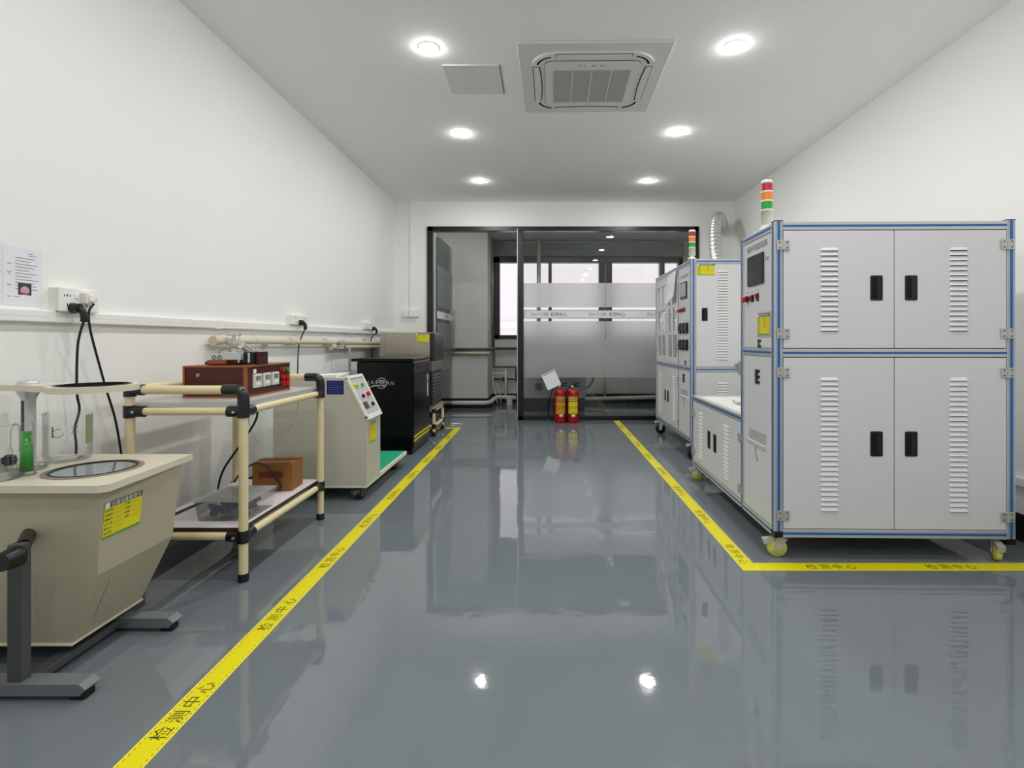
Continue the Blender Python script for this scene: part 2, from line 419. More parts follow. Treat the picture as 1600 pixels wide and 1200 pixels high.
# ---------------------------------------------------------------- glass partition with open door
pt = thing('glass_partition', 'black framed glass partition with frosted bands across the back of the room', 'partition', (0, YB, 0))
def P(px): return (px - VX) / F * YB
b = MB(); y0, y1 = -.03, .07
b.box(P(668), P(677), y0, y1, 0, 2.53, M_frame, .003)
b.box(P(668), P(1091), y0, y1, 2.475, 2.533, M_frame, .003)
b.box(P(1084.5), P(1091), y0, y1, 0, 2.53, M_frame, .003)
b.box(P(809), P(818), y0, y1, 0, 2.475, M_frame, .003)
b.box(P(809), P(1091), y0, y1, 0, .055, M_frame, .003)
b.build('frame', pt)
MB().box(P(808.0), P(809.2), y0 - .003, y0 + .01, .02, 2.5, M_zinc, .001).build('jamb_strip', pt, 'chrome jamb strip')
MB().box(P(677), P(680), .02, .06, 0, 2.475, M_alu, .002).build('hinge_rail', pt, 'grey metal hinge rail')
zz = lambda y: H + (VY - y) / F * YB
X0, X1, XM = P(818), P(1084.5), P(946)
for a, c in ((X0, XM - .003), (XM + .003, X1)):
    g = MB().box(a, c, .014, .024, .055, 2.475, M_glass).build('glass_pane', pt)
    fb = MB()
    for yt, yb in ((442, 480), (502, 590)): fb.quad([(a, .0130, zz(yb)), (c, .0130, zz(yb)), (c, .0130, zz(yt)), (a, .0130, zz(yt))], M_frost)
    fb.build('frosted_film', g, 'frosted film bands')
strip = MB(Matrix.Translation((0, .0095, 0)) @ fmat((0, 0, 0), 'front'))
strip.quad([(X0, zz(497.5), .0), (X1, zz(497.5), 0), (X1, zz(484.5), 0), (X0, zz(484.5), 0)], M_paper)
for yy in (485, 497): strip.quad([(X0, zz(yy + .4), .0008), (X1, zz(yy + .4), .0008), (X1, zz(yy - .4), .0008), (X0, zz(yy - .4), .0008)], mat('slate_line', '6E6E86', .6))
mlog = mat('orange_logo_print', 'B9866A', .6); mlg = mat('grey_logo_print', '8D9096', .6)
for cx in (857, 948, 1039):
    u = P(cx); v = zz(491)
    strip.ring((u - .214, v), .016, .021, .0009, .0013, mlog, 20)
    strip.box(u - .219, u - .209, v - .008, v + .008, .0009, .0013, mlog)
    strip.text('AUTO', u - .133, v, .052, .001, mlg, width=.115)
    strip.text('测保', u - .035, v, .05, .001, M_gink, width=.068)
    strip.text('检测中心', u + .135, v, .056, .001, M_ink, width=.215)
strip.build('lettered_strip', pt, 'white strip with lettering along the glass')

# glass door standing open into the bay
dr = bpy.data.objects.new('door_1', None); COL.objects.link(dr); dr['kind'] = 'structure'
dr['label'] = 'open glass door of the partition'; dr.location = (P(680) + .005, YB + .05, 0); dr.rotation_euler = (0, 0, R(89.0))
b = MB(); b.box(0, 1.07, -.005, .005, .03, 2.44, M_glassg); b.build('door_glass', dr)
b = MB()
for z0, z1 in ((.62, 1.285), (1.49, 2.05)): b.quad([(0, -.006, z0), (1.06, -.006, z0), (1.06, -.006, z1), (0, -.006, z1)], M_frostd)
b.build('frosted_film', dr)
b = MB(fmat((0, -.0085, 0), 'front')); b.quad([(0, 1.33, 0), (1.06, 1.33, 0), (1.06, 1.44, 0), (0, 1.44, 0)], M_paper)
b.text('检测中心', .62, 1.385, .05, .001, M_ink, width=.2)
for v in (1.335, 1.435): b.quad([(0, v - .003, .001), (1.06, v - .003, .001), (1.06, v + .003, .001), (0, v + .003, .001)], M_gink)
b.build('lettered_strip', dr)
b = MB(); 
for s_ in (-1, 1): b.cyl((.98, s_ * .05, .9), (.98, s_ * .05, 1.5), .013, m=M_chrome)
for z in (1.0, 1.42): b.cyl((.98, -.05, z), (.98, .05, z), .007, m=M_chrome)
b.build('door_handle', dr, 'chrome pull bar')
MB().box(-.01, .14, -.015, .015, 2.41, 2.47, M_chrome, .004).build('top_clamp', dr)

# ================================================================ CEILING FITTINGS
lm = lampmat('lit_diffuser', (1, .985, .965, 1), LAMP)
spots = [(-.711, 3.22), (1.18, 3.20), (-.721, 4.57), (1.173, 4.53), (-.731, 5.93), (1.20, 5.93),
         (-.715, 1.84), (1.18, 1.84), (-.715, .46), (1.18, .46), (-.715, -.92), (1.18, -.92)]
names = ['nearest of the three left-row ceiling lights', 'nearest of the three right-row ceiling lights, beside the air conditioner',
         'middle one of the left row of ceiling lights', 'middle one of the right row of ceiling lights',
         'farthest left-row ceiling light, nearest the glass partition', 'farthest right-row ceiling light, nearest the glass partition']
def downlight():
    t = thing('ceiling_downlight', 'x', 'ceiling light', group='round recessed ceiling lights')
    MB().ring((0, 0), .0555, .060, -.004, -.0005, M_white, 40).build('trim_ring', t)
    MB().lathe([(.056 * math.cos(R(a)), -.004 - .009 * math.sin(R(a))) for a in range(90, -1, -15)], (0, 0, 0), lm).build('diffuser', t)
    return t
d0 = downlight()
for i, (x, y) in enumerate(spots):
    lb = names[i] if i < 6 else 'round ceiling light above the viewer, %s row, %s' % (('left', 'right')[i % 2], ('first out of view', 'second out of view', 'at the near end')[(i - 6) // 2])
    o = d0 if i == 0 else dup(d0, (0, 0, 0))
    o.location = (x, y, ZC); o['label'] = lb
lm2 = lampmat('bay_fill_glow', (1, .985, .965, 1), 9.0)  # unseen fill lights, added to brighten the bay behind the glass
for i, x in enumerate((-1.3, .3, 1.7)):
    t = thing('bay_fill_light', '%s added fill light on the bay ceiling, unseen behind the lintel' % ('left', 'middle', 'right')[i], 'ceiling light', (x, 7.08, ZI), 0, 'added bay fill lights')
    MB().box(-.5, .5, -.06, .06, -.006, -.0005, M_white).build('base', t); MB().box(-.48, .48, -.045, .045, -.03, -.006, lm2).build('diffuser', t)
# access hatch
b = MB(); b.box(-.20, .18, -.20, .20, -.006, -.0005, M_hatch, .002)
b.ring((0, 0), 0.0, .001, -.007, -.006, M_hatch, 4)
ht = b.build('ceiling_access_panel'); ht.location = (-.47, 3.62, ZC)
tag(ht, 'square grey access panel flush in the ceiling beside the air conditioner', 'access panel')
MB().box(.18, .1835, -.2, .2, -.007, -.0004, M_dgray).build('edge_gap', ht, 'dark gap at the edge')
# cassette air conditioner
ac = thing('ceiling_air_conditioner', 'white square ceiling cassette air conditioner with grey intake grille', 'air conditioner', (.325, 3.62, ZC), R(-1.0))
A = .48; fm = fmat((0, 0, 0), 'down')
b = MB(fm); b.box(-A, A, -A, A, .0005, .018, M_acw, .006, 2)
def rsq(h, r, n=6):
    pts = []
    for cx, cy, a in ((h - r, h - r, 0), (-h + r, h - r, 90), (-h + r, -h + r, 180), (h - r, -h + r, 270)):
        for k in range(n + 1): pts.append((cx + r * math.cos(R(a + 90 * k / n)), cy + r * math.sin(R(a + 90 * k / n))))
    return pts
b.prism(rsq(.395, .15), .018, .034, 'xy', M_acw); b.build('panel', ac)
b = MB(fm); b.prism(rsq(.3128, .05), .034, .0365, 'xy', M_hole); b.prism(rsq(.311, .05), .034, .041, 'xy', M_acw); b.build('intake_cover', ac)
b = MB(fm); b.box(-.255, .255, -.245, .205, .041, .0425, M_grille)
for i in range(45): b.box(-.253, .253, -.243 + i * .01, -.2405 + i * .01, .0425, .045, mat('grille_slat', 'C4C4C2', .7))
for x in (-.128, 0, .128): b.box(x - .0035, x + .0035, -.245, .205, .042, .047, M_acw)
b.build('intake_grille', ac, 'grey intake grille')
for k in range(4):
    Mk = fm @ Matrix.Rotation(R(90 * k), 4, 'Z')
    b = MB(Mk); n = 12
    lo = [(-.24 + .48 * i / n, .343 - .012 * (1 - (2 * i / n - 1) ** 2)) for i in range(n + 1)]
    b.prism(lo + [(.24, .391), (-.24, .391)], .0342, .0352, 'xy', M_hole)
    lo2 = [(x * .985, y + .007) for x, y in lo]
    b.prism(lo2 + [(.236, .386), (-.236, .386)], .0345, .040, 'xy', M_acw); b.build('air_vane', ac)
    b = MB(Mk); b.ring((.245, .245), .108, .124, .0342, .0356, M_hole, 12, 12, 78)
    b.ring((.245, .245), .124, .15, .034, .037, M_acw, 12, 8, 82); b.build('corner_outlet', ac)
b = MB(fm); b.box(-.11, .085, .252, .272, .041, .0416, M_acw); dp = b.build('indicator_panel', ac)
b = MB(fm); b.cyl((-.03, .262, .0416), (-.03, .262, .0436), .006, m=mat('red_indicator', 'E87A7A', .4, emit=1.0)); b.build('indicator_light', dp, 'red indicator light')
for x, w_ in ((-.085, .02), (-.055, .014), (.005, .026), (.06, .02)): MB(fm).box(x - w_ / 2, x + w_ / 2, .258, .266, .0416, .0422, M_gink).build('indicator_mark', dp)
MB(fm).box(-.03, .005, -.282, -.278, .041, .0418, M_gink).build('badge', ac); MB(fm).cyl((.012, -.28, .041), (.012, -.28, .0418), .005, m=M_lgray).build('badge_dot', ac)
for x in (-.2, .2): MB(fm).cyl((x, -.33, .034), (x, -.33, .036), .006, m=M_acw).build('screw_cap', ac)

# ================================================================ FLOOR TAPE
def tape(name, x0, y0, x1, y1, w_, label, txt=(), flip=False, m0=0, m1=0):
    """tape centred on a line; m0/m1: mitre offsets of the ends"""
    L = math.hypot(x1 - x0, y1 - y0); a = math.atan2(y1 - y0, x1 - x0)
    o = MB(); hw = w_ / 2
    o.prism([(-m0, -hw), (L + m1, -hw), (L - m1, hw), (m0, hw)], .0003, .0012, 'xy', M_tape)
    r = o.build(name); r.location = (x0, y0, 0); r.rotation_euler = (0, 0, a); tag(r, label, 'floor tape', 'yellow lettered floor tapes')
    e = MB()
    for s_ in (-1, 1):
        e.box(0 + .01, L - .01, s_ * (hw - .0045) - .0008, s_ * (hw - .0045) + .0008, .0012, .00125, M_tapeedge)
        n = int((L - .04) / .018)
        for i in range(n): e.box(.02 + i * .018, .028 + i * .018, s_ * (hw - .0085) - .0009, s_ * (hw - .0085) + .0009, .0012, .00128, M_dink)
    k = -1 if flip else 1
    for c in txt:
        for j, ch in enumerate('检测中心'): e.text(ch, c + k * (j - 1.5) * .0605, 0, .047, .0014, M_dink, rot=math.pi if flip else 0)
    e.build('printed_lettering', r, 'dark printed characters and dashes')
    return r
TW = .076
tape('floor_tape', -1.018, .55, -1.018, 6.20, TW, 'long yellow floor tape on the left, running towards the glass partition', [1.474 - .55 + k * .515 for k in range(-1, 9)], m1=TW / 2 * 0)
tape('floor_tape', -1.55, 6.17, -1.056, 6.17, TW, 'short yellow floor tape beside the small pipe stand near the partition')
# right: reads towards the viewer
tape('floor_tape', .947, 6.74, .947, 2.36, TW, 'long yellow floor tape on the right, running from the partition to the large cabinet', [6.74 - (2.545 + k * .53) for k in range(8)])
tape('floor_tape', .985, 2.40, 2.49, 2.40, .08, 'yellow floor tape lying across the front of the large cabinet', [1.33 - .985, 1.885 - .985])

# ================================================================ ASSET LABEL
def asset_label(b, u, v, w_, h, n=.001):
    """yellow record card with dark header on a (u,v,n) face; (u,v) = lower left"""
    q = lambda a, c, d, e, k, m: b.quad([(a, d, k), (c, d, k), (c, e, k), (a, e, k)], m)
    q(u, u + w_, v, v + h, n, M_yel); q(u, u + w_, v, v + h * .05, n + .0004, M_grn)
    q(u, u + w_, v + h * .84, v + h, n + .0004, M_lgray); q(u + w_ * .01, u + w_ * .13, v + h * .84, v + h * .99, n + .0007, M_white)
    b.text('仪器设备管理卡', u + w_ * .56, v + h * .92, h * .13, n + .0007, M_white, width=w_ * .78)
    L = ['设备名称', '设备编号', '规格型号', '生产厂家', '责任人', '检定日期']
    for i, s_ in enumerate(L):
        y = v + h * (.77 - .128 * i)
        b.text(s_, u + w_ * .12, y, h * .075, n + .0005, M_ink, width=w_ * .2)
        q(u + w_ * .26, u + w_ * .48, y - h * .03, y - h * .02, n + .0004, M_ora)
        if i < 4:
            b.text(('仪器', '状态', '日期', '合格')[i], u + w_ * .60, y, h * .07, n + .0005, M_ink, width=w_ * .13)
            q(u + w_ * .72, u + w_ * .95, y - h * .03, y - h * .02, n + .0004, M_ora)
    return b

# ================================================================ CASTER
def caster(par, x, y, zt, r, wheelm, brake=True, forkm=None, dirx=-1, yaw=0):
    """swivel caster under zt at (x,y); wheel axle lies along y before yaw"""
    forkm = forkm or M_zinc
    Mx = Matrix.Translation((x, y, 0)) @ Matrix.Rotation(yaw, 4, 'Z')
    b = MB(Mx); b.box(-.035, .035, -.035, .035, zt - .006, zt, forkm, .002); b.cyl((0, 0, zt - .02), (0, 0, zt - .006), .022, m=forkm)
    ax = dirx * .018
    for s_ in (-1, 1):
        b.hexa([(ax - .012, s_ * .019 - .0015, r - .012), (ax + .012, s_ * .019 - .0015, r - .012), (ax + .012, s_ * .019 + .0015, r - .012), (ax - .012, s_ * .019 + .0015, r - .012),
                (-.026, s_ * .019 - .0015, zt - .018), (.026, s_ * .019 - .0015, zt - .018), (.026, s_ * .019 + .0015, zt - .018), (-.026, s_ * .019 + .0015, zt - .018)], forkm)
    b.box(-.027, .027, -.021, .021, zt - .021, zt - .017, forkm)
    b.cyl((ax, -.024, r), (ax, .024, r), .006, m=forkm)
    c = b.build('caster', par)
    b = MB(Mx); b.lathe([(.008, -.014), (r * .72, -.014), (r * .76, -.011), (r * .93, -.0125), (r, -.008), (r, .008), (r * .93, .0125), (r * .76, .011), (r * .72, .014), (.008, .014)], (ax, 0, r), wheelm, axis='-y')
    b.build('wheel', c)
    if brake:
        b = MB(Mx); b.hexa([(-.03, -.016, zt - .03), (-.03, .016, zt - .03), (-.078, .016, zt - .052), (-.078, -.016, zt - .052),
                            (-.03, -.016, zt - .014), (-.03, .016, zt - .014), (-.085, .016, zt - .026), (-.085, -.016, zt - .026)], forkm)
        b.build('brake_lever', c)
    return c

# ================================================================ FRAMED MACHINES (right side)
def bar(b, x0, x1, y0, y1, z0, z1, faces='', cap=False):
    """aluminium extrusion with a blue slot strip on the faces named (f,l) and bevelled edges"""
    b.box(x0, x1, y0, y1, z0, z1, M_alu, .003)
    e = .0012; sw = .0065
    def mid(a, c): return (a + c) / 2
    vert = (z1 - z0) > max(x1 - x0, y1 - y0); alongx = (x1 - x0) >= (y1 - y0)
    if 'f' in faces:
        if vert: b.box(mid(x0, x1) - sw, mid(x0, x1) + sw, y0 - e, y0 + .001, z0 + .002, z1 - .002, M_blue)
        else: b.box(x0 + .001, x1 - .001, y0 - e, y0 + .001, mid(z0, z1) - sw * .8, mid(z0, z1) + sw * .8, M_blue)
        for s_ in (-1, 1):
            g = .0125
            if vert: b.box(mid(x0, x1) + s_ * g - .0008, mid(x0, x1) + s_ * g + .0008, y0 - .0004, y0 + .001, z0, z1, M_gink)
    if 'l' in faces:
        if vert: b.box(x0 - e, x0 + .001, mid(y0, y1) - sw, mid(y0, y1) + sw, z0 + .002, z1 - .002, M_blue)
        else: b.box(x0 - e, x0 + .001, y0 + .001, y1 - .001, mid(z0, z1) - sw * .8, mid(z0, z1) + sw * .8, M_blue)
def mkhandle(par, u, v, fm_, w_=.058, h=.119):
    def rr(a, c, rad, k=5): return [(u + sx * (a / 2 - rad) + rad * math.cos(R(q + 90 * t / k)), v + sy * (c / 2 - rad) + rad * math.sin(R(q + 90 * t / k))) for sx, sy, q in ((1, 1, 0), (-1, 1, 90), (-1, -1, 180), (1, -1, 270)) for t in range(k + 1)]
    b = MB(fm_); b.prism(rr(w_, h, .008), 0, .0025, 'xy', M_black); b.prism(rr(w_ * .74, h * .84, .005), .0025, .003, 'xy', M_hole)
    u += w_ * .14; b.prism(rr(w_ * .34, h * .80, .004), .003, .0055, 'xy', M_black)
    return b.build('handle', par, 'black recessed handle')
def mkhinge(par, u, v, fm_, w_=.06, h=.047):
    b = MB(fm_); b.box(u - w_ / 2, u - .004, v - h / 2, v + h / 2, 0, .005, M_zinc, .001); b.box(u + .004, u + w_ / 2, v - h / 2, v + h / 2, 0, .005, M_zinc, .001)
    b.cyl((u, v - h / 2, .005), (u, v + h / 2, .005), .005, m=M_zinc, seg=12)
    for a in (-1, 1):
        for c in (-1, 1): b.cyl((u + a * w_ * .3, v + c * h * .28, .005), (u + a * w_ * .3, v + c * h * .28, .0062), .004, m=M_dgray, seg=10)
    return b.build('hinge', par)
def tower(par, x, y, z, s_=1.0):
    z1 = z + .10; pr = [(0, z), (.038, z), (.038, z + .008), (.024, z + .02), (.018, z + .03), (.0285, z + .036), (.0285, z1 - .003)]
    for k in range(4):
        a = z1 + k * .047; pr += [(.0295, a - .003), (.0295, a + .006)] + ([(.02, a + .006), (.02, a + .044)] if k < 3 else [(.026, a + .014), (0, a + .016)])
    b = MB(); b.lathe(pr, (x, y, 0), M_offw)
    t = b.build('tower_light', par)
    for k, (n_, m) in enumerate((('green_lens', M_gl_grn), ('amber_lens', M_gl_amb), ('red_lens', M_gl_red))):
        MB().lathe([(.0278, z1 + k * .047 + .006), (.0278, z1 + k * .047 + .044)], (x, y, 0), m).build(n_, t)
def controls(par, fm_, u, v):
    b = MB(fm_)     # mushroom stop
    b.cyl((u, v, 0), (u, v, .012), .017, m=M_black); b.cyl((u, v, .012), (u, v, .022), .011, m=M_redb); b.lathe([(.011, .020), (.019, .024), (.019, .032), (.013, .036), (0, .037)], (0, 0, 0), M_redb) if False else None
    b.cyl((u, v, .022), (u, v, .034), .019, .016, m=M_redb); b.build('stop_button', par, 'red mushroom stop button')
    b = MB(fm_); b.box(u + .052, u + .088, v - .018, v + .018, 0, .006, M_black, .003); b.box(u + .056, u + .084, v - .014, v + .014, .006, .016, M_dred, .003); b.build('power_button', par, 'dark red square button')
    b = MB(fm_); b.box(u + .130, u + .152, v - .021, v + .021, 0, .005, M_black, .002)
    b.hexa([(u + .133, v - .017, .005), (u + .149, v - .017, .005), (u + .149, v + .017, .005), (u + .133, v + .017, .005), (u + .133, v - .017, .007), (u + .149, v - .017, .007), (u + .149, v + .017, .017), (u + .133, v + .017, .017)], M_dred)
    b.build('rocker_switch', par, 'dark red rocker switch')
    for du, s_ in ((0, '急停'), (.07, '电源'), (.141, '照明')): b = MB(fm_); b.text(s_, u + du, v + .034, .011, .0005, M_gink); b.build('button_lettering', par)
def touch(par, fm_, u0, u1, v0, v1, scr):
    b = MB(fm_); b.box(u0, u1, v0, v1, 0, .012, mat('charcoal_bezel', '2A2B2D', .35), .005)
    b.box(u0 + .02, u1 - .02, v0 + .022, v1 - .014, .012, .0126, scr); b.text('HMI', (u0 + u1) / 2, v0 + .011, .007, .0124, M_gink) if False else None
    return b.build('touch_screen', par, 'dark touch screen')
def eplate(par, fm_, u, v):
    b = MB(fm_); w_, h = .052, .074
    b.box(u - w_ / 2, u - w_ / 2 + .018, v - h / 2, v + h / 2, 0, .008, mat('socket_grey', '6B6D70', .4), .002)
    b.box(u - w_ / 2 + .016, u - w_ / 2 + .026, v - h / 2, v + h / 2, 0, .006, M_black, .001)
    for k in (-1, 0, 1): b.box(u - w_ / 2 + .02, u + w_ / 2, v + k * .029 - .007, v + k * .029 + .007, 0, .007, M_black, .001)
    b.build('port_bracket', par, 'black E-shaped bracket')
def paper_slot(par, fm_, u0, u1, v):
    b = MB(fm_); b.box(u0, u1, v, v + .055, -.03, .0006, mat('recess_grey', 'B4B4B6', .6))
    b.hexa([(u0, v - .026, 0), (u1, v - .026, 0), (u1, v, 0), (u0, v, 0), (u0, v - .024, .006), (u1, v - .024, .006), (u1, v - .002, .016), (u0, v - .002, .016)], M_panel)
    b.build('drawer_recess', par)
    b = MB(fm_); b.ring((u0 + .19, v - .03), .10, .104, 0, .002, M_dgray, 14, 172, 222); b.build('groove', par)

# ---- big near machine (A)
A_ = thing('test_cabinet', 'large white near cabinet with blue-striped aluminium frame, four louvered doors and yellow casters', 'cabinet', (1.10, 2.47, 0), R(-1.2))
Wd, D1, D2, ZT, ZL, ZB = 1.127, .45, 1.484, 1.612, .628, .109
p = .04
b = MB()
for x in (0, Wd - p): bar(b, x, x + p, 0, p, ZB + (.028 if x == 0 else 0), ZT + .004, 'fl' if x == 0 else 'f')
for x in (0, Wd - p): bar(b, x, x + p, D1 - p, D1, ZB, ZT, 'l' if x == 0 else '')
for x in (0, Wd - p): bar(b, x, x + p, D2 - p, D2, ZB, ZL, 'l' if x == 0 else '')
for z0 in (ZB, .968, ZT - p):
    bar(b, p, Wd - p, 0, p, z0, z0 + p, 'f'); bar(b, 0, p, p, D1 - p, z0, z0 + p, 'l'); bar(b, Wd - p, Wd, p, D1 - p, z0, z0 + p); bar(b, p, Wd - p, D1 - p, D1, z0, z0 + p)
for z0 in (ZB, ZL - p):
    bar(b, 0, p, D1, D2 - p, z0, z0 + p, 'l'); bar(b, Wd - p, Wd, D1, D2 - p, z0, z0 + p); bar(b, p, Wd - p, D2 - p, D2, z0, z0 + p)
b.box(-.001, p, -.001, p, ZB, ZB + .028, M_black, .002); b.box(Wd - p, Wd + .001, -.001, p, ZB - .028, ZB, M_black, .002)
b.box(-.001, p + .001, -.001, p + .001, ZT + .004, ZT + .007, M_dgray)
b.box(Wd - p - .001, Wd + .001, -.001, p + .001, ZT + .004, ZT + .007, M_dgray)
b.build('frame', A_, 'aluminium frame with blue strips')
b = MB(); b.box(p, Wd - p, .02, D1 - .02, ZB + .02, ZB + .03, M_panel); b.box(p - .01, Wd - p + .01, .01, D1 - .01, ZT - .006, ZT - .001, M_panel)
b.box(p, Wd - p, D1 - .03, D1 - .01, ZB + p, ZT - p, M_panel); b.box(Wd - .03, Wd - .01, p, D1 - p, ZB + p, ZT - p, M_panel)
b.box(Wd - .03, Wd - .01, D1, D2 - p, ZB + p, ZL - p, M_panel); b.box(p, Wd - p, D2 - .03, D2 - .01, ZB + p, ZL - p, M_panel); b.box(p, Wd - p, D1, D2 - .02, ZB + .02, ZB + .03, M_panel)
b.build('body_panel', A_)
fF = fmat((0, -.001, 0), 'front')
for (x0, x1, hx, lu, hg) in ((p + .003, Wd / 2 - .0024, .479, (.216, .301), p), (Wd / 2 + .0024, Wd - p - .003, .641, (.820, .905), Wd - p)):
    for (z0, z1, hz, lv, nl, hz2) in ((1.011, 1.569, 1.296, (1.088, 1.492), 17, (1.50, 1.080)), (.152, .965, .557, (.234, .876), 27, (.895, .215))):
        b = MB(); b.box(x0, x1, 0.001, .022, z0, z1, M_panel, .0015); b.M = fmat((0, .001, 0), 'front')
        b.louvers(lu[0], lu[1], lv[0], lv[1], nl, M_slat, M_slot)
        d = b.build('door', A_); fm_ = fmat((0, .001, 0), 'front'); mkhandle(d, hx, hz, fm_)
        for z in hz2: mkhinge(d, hg, z, fmat((0, -.001, 0), 'front'))
# black sheet standing in for the shade inside the door gaps
MB().box(p, Wd - p, .022, .026, ZB + p, ZT - p, M_hole).build('door_gap_shade', A_, 'black sheet painting the shade in the door gaps')
fL = fmat((.004, 0, 0), 'left')         # u = -y
b = MB(); b.box(.004, .02, p + .002, D1 - p - .002, 1.010, ZT - p - .002, M_panel, .001); b.build('control_panel', A_)
b = MB(); b.box(.004, .02, p + .002, D1 - p - .002, ZB + p + .002, .966, M_panel, .001); b.build('lower_panel', A_)
touch(A_, fL, -.335, -.13, 1.335, 1.493, M_screen)
b = MB(fL); b.text('插座开关强度试验机', -.225, 1.534, .036, .0008, M_gink, width=.27); b.build('panel_lettering', A_, 'grey lettering on the control panel'); b = MB(fL); b.text('测试', -.095, 1.452, .018, .0008, M_blue, width=.04); b.build('panel_lettering', A_, 'small blue lettering')
controls(A_, fL, -.35, 1.27)
b = MB(fL); b.box(-.215, -.048, 1.062, 1.19, 0, .002, mat('card_holder', 'B9BBBC', .4), .001); asset_label(b, -.212, 1.075, .15, .108, .0028); b.build('record_card', A_, 'yellow record card')
b = MB(fL); b.box(-.205, -.19, 1.012, 1.052, 0, .006, mat('socket_grey', '6B6D70', .4), .001)
for k in (-1, 1): b.box(-.192, -.172, 1.032 + k * .014 - .006, 1.032 + k * .014 + .006, 0, .007, M_black, .001)
b.build('latch', A_, 'small black latch')
eplate(A_, fL, -.213, .86); paper_slot(A_, fL, -.33, -.105, .522)
b = MB(fL); b.box(-.075, -.045, .935, .945, 0, .003, M_panel); b.build('catch', A_)
# low counter side doors
fS = fmat((.003, 0, 0), 'left')
for (y0, y1, hy, ly, hgy) in ((D1 + .004, .965, .925, .70, D1 - .0), (.968, D2 - p - .004, 1.055, 1.25, D2 - p)):
    b = MB(); b.box(.003, .022, y0, y1, ZB + p + .003, ZL - p - .003, M_panel, .0015); b.M = fS
    b.louvers(-ly - .045, -ly + .045, .195, .535, 14, M_slat, M_slot)
    d = b.build('door', A_); mkhandle(d, -hy, .372, fS, .058, .119)
    for z in (.50, .212): mkhinge(d, -hgy, z, fmat((-.0012, 0, 0), 'left'))
b = MB(); b.box(p, Wd - p, D1, D2 - p, ZL - .02, ZL - .008, M_white); b.build('counter_top', A_, 'white counter top')
b = MB(); b.box(-.0, .02, D1 + .0, D1 + .045, .85, .93, mat('socket_grey2', 'A9AAA6', .4), .003); b.box(-.012, .03, D1 + .045, D1 + .06, .865, .915, M_zinc, .002); b.cyl((.01, D1 + .06, .905), (.01, D1 + .12, .90), .006, m=M_zinc); b.cyl((.01, D1 + .06, .875), (.01, D1 + .10, .87), .006, m=M_zinc)
b.build('clamp_bracket', A_, 'grey clamp bracket on the rear post')
tower(A_, .045, .20, ZT)
for (x, y) in ((.05, .05), (Wd - .06, .05), (.05, D2 - .06), (Wd - .06, D2 - .06)): caster(A_, x, y, ZB, .046, M_castyel, yaw=R(-8) if x < .5 else R(70))
# things lying on the counter
Ma = Matrix.Translation((1.10, 2.47, 0)) @ Matrix.Rotation(R(-1.2), 4, 'Z')
def onA(o, x, y, z, rz=0):
    o.location = Ma @ Vector((x, y, z)); o.rotation_euler = (0, 0, R(-1.2 + rz)); return o
b = MB(); b.box(-.19, .19, -.14, .14, 0, .004, M_paper); b.box(-.185, .195, -.13, .15, .004, .006, M_paper)
tag(onA(b.build('paper_stack'), .28, .74, ZL - .008, 4), 'loose white papers lying on the low counter of the large cabinet', 'papers')
b = MB(); b.box(-.16, .16, -.11, .11, 0, .022, mat('tan_board', 'CDBFA8', .6), .002); b.box(-.165, .165, -.115, .115, .022, .026, M_white, .001)
tag(onA(b.build('flat_box'), .33, 1.02, ZL - .008, -12), 'flat tan box with white lid on the low counter', 'box')

# ---- rear machine (B)
B_ = thing('test_cabinet', 'tall white cabinet near the glass partition with windowed side doors', 'cabinet', (1.27, 4.46, 0))
Wb, Db, ZT2, ZB2, ZM = 1.13, 1.41, 1.745, .165, .775
b = MB()
for x in (0, Wb - p):
    for y in (0, Db - p): bar(b, x, x + p, y, y + p, ZB2, ZT2 + .002, ('l' if x == 0 else '') + ('f' if y == 0 else ''))
for z0 in (ZB2, ZM, ZT2 - p):
    bar(b, p, Wb - p, 0, p, z0, z0 + p, 'f'); bar(b, 0, p, p, Db - p, z0, z0 + p, 'l'); bar(b, Wb - p, Wb, p, Db - p, z0, z0 + p); bar(b, p, Wb - p, Db - p, Db, z0, z0 + p)
for z0, z1 in ((ZB2 + p, ZM), (ZM + p, ZT2 - p)): b.box(0, .02, .418, .428, z0, z1, M_blue)
b.build('frame', B_, 'aluminium frame with blue strips')
b = MB(); b.box(.02, Wb - .01, .01, .425, ZT2 - .008, ZT2 - .002, M_panel); b.box(.44, .45, .435, Db - .02, ZM + p, ZT2 - p, M_slat); b.box(.02, Wb - .01, .425, Db - .02, ZM + .01, ZM + .02, M_slat); b.box(.02, Wb - .01, .02, Db - .01, ZB2 + .01, ZB2 + .02, M_panel)  # white inner lining added and top left open to brighten the windowed part
b.box(Wb - .03, Wb - .01, p, Db - p, ZB2 + p, ZM, M_panel); b.box(p, Wb - p, Db - .03, Db - .01, ZB2 + p, ZM, M_panel)
b.box(p, .09, p, .41, ZB2 + p, ZT2 - p, M_panel)
b.build('body_panel', B_)
fB = fmat((0, .003, 0), 'front')
for (x0, x1) in ((p + .003, Wb / 2 - .0015), (Wb / 2 + .0015, Wb - p - .003)):
    s_ = 0 if x0 < .5 else 1
    b = MB(); b.box(x0, x1, .003, .024, ZM + p + .003, ZT2 - p - .003, M_panel, .0015); b.M = fB
    b.louvers(.228 + s_ * .57, .316 + s_ * .57, .875, 1.65, 33, M_slat, M_slot)
    d = b.build('door', B_); mkhandle(d, .117 + s_ * .53, 1.268, fB, .05, .112)
    b = MB(); b.box(x0, x1, .003, .024, ZB2 + p + .003, ZM - .003, M_panel, .0015); b.M = fB
    b.louvers(.228 + s_ * .57, .316 + s_ * .57, .235, .69, 19, M_slat, M_slot); b.build('lower_door', B_)
b = MB(fB); asset_label(b, .05, 1.605, .155, .10, .001); b.build('record_card', B_, 'yellow record card')
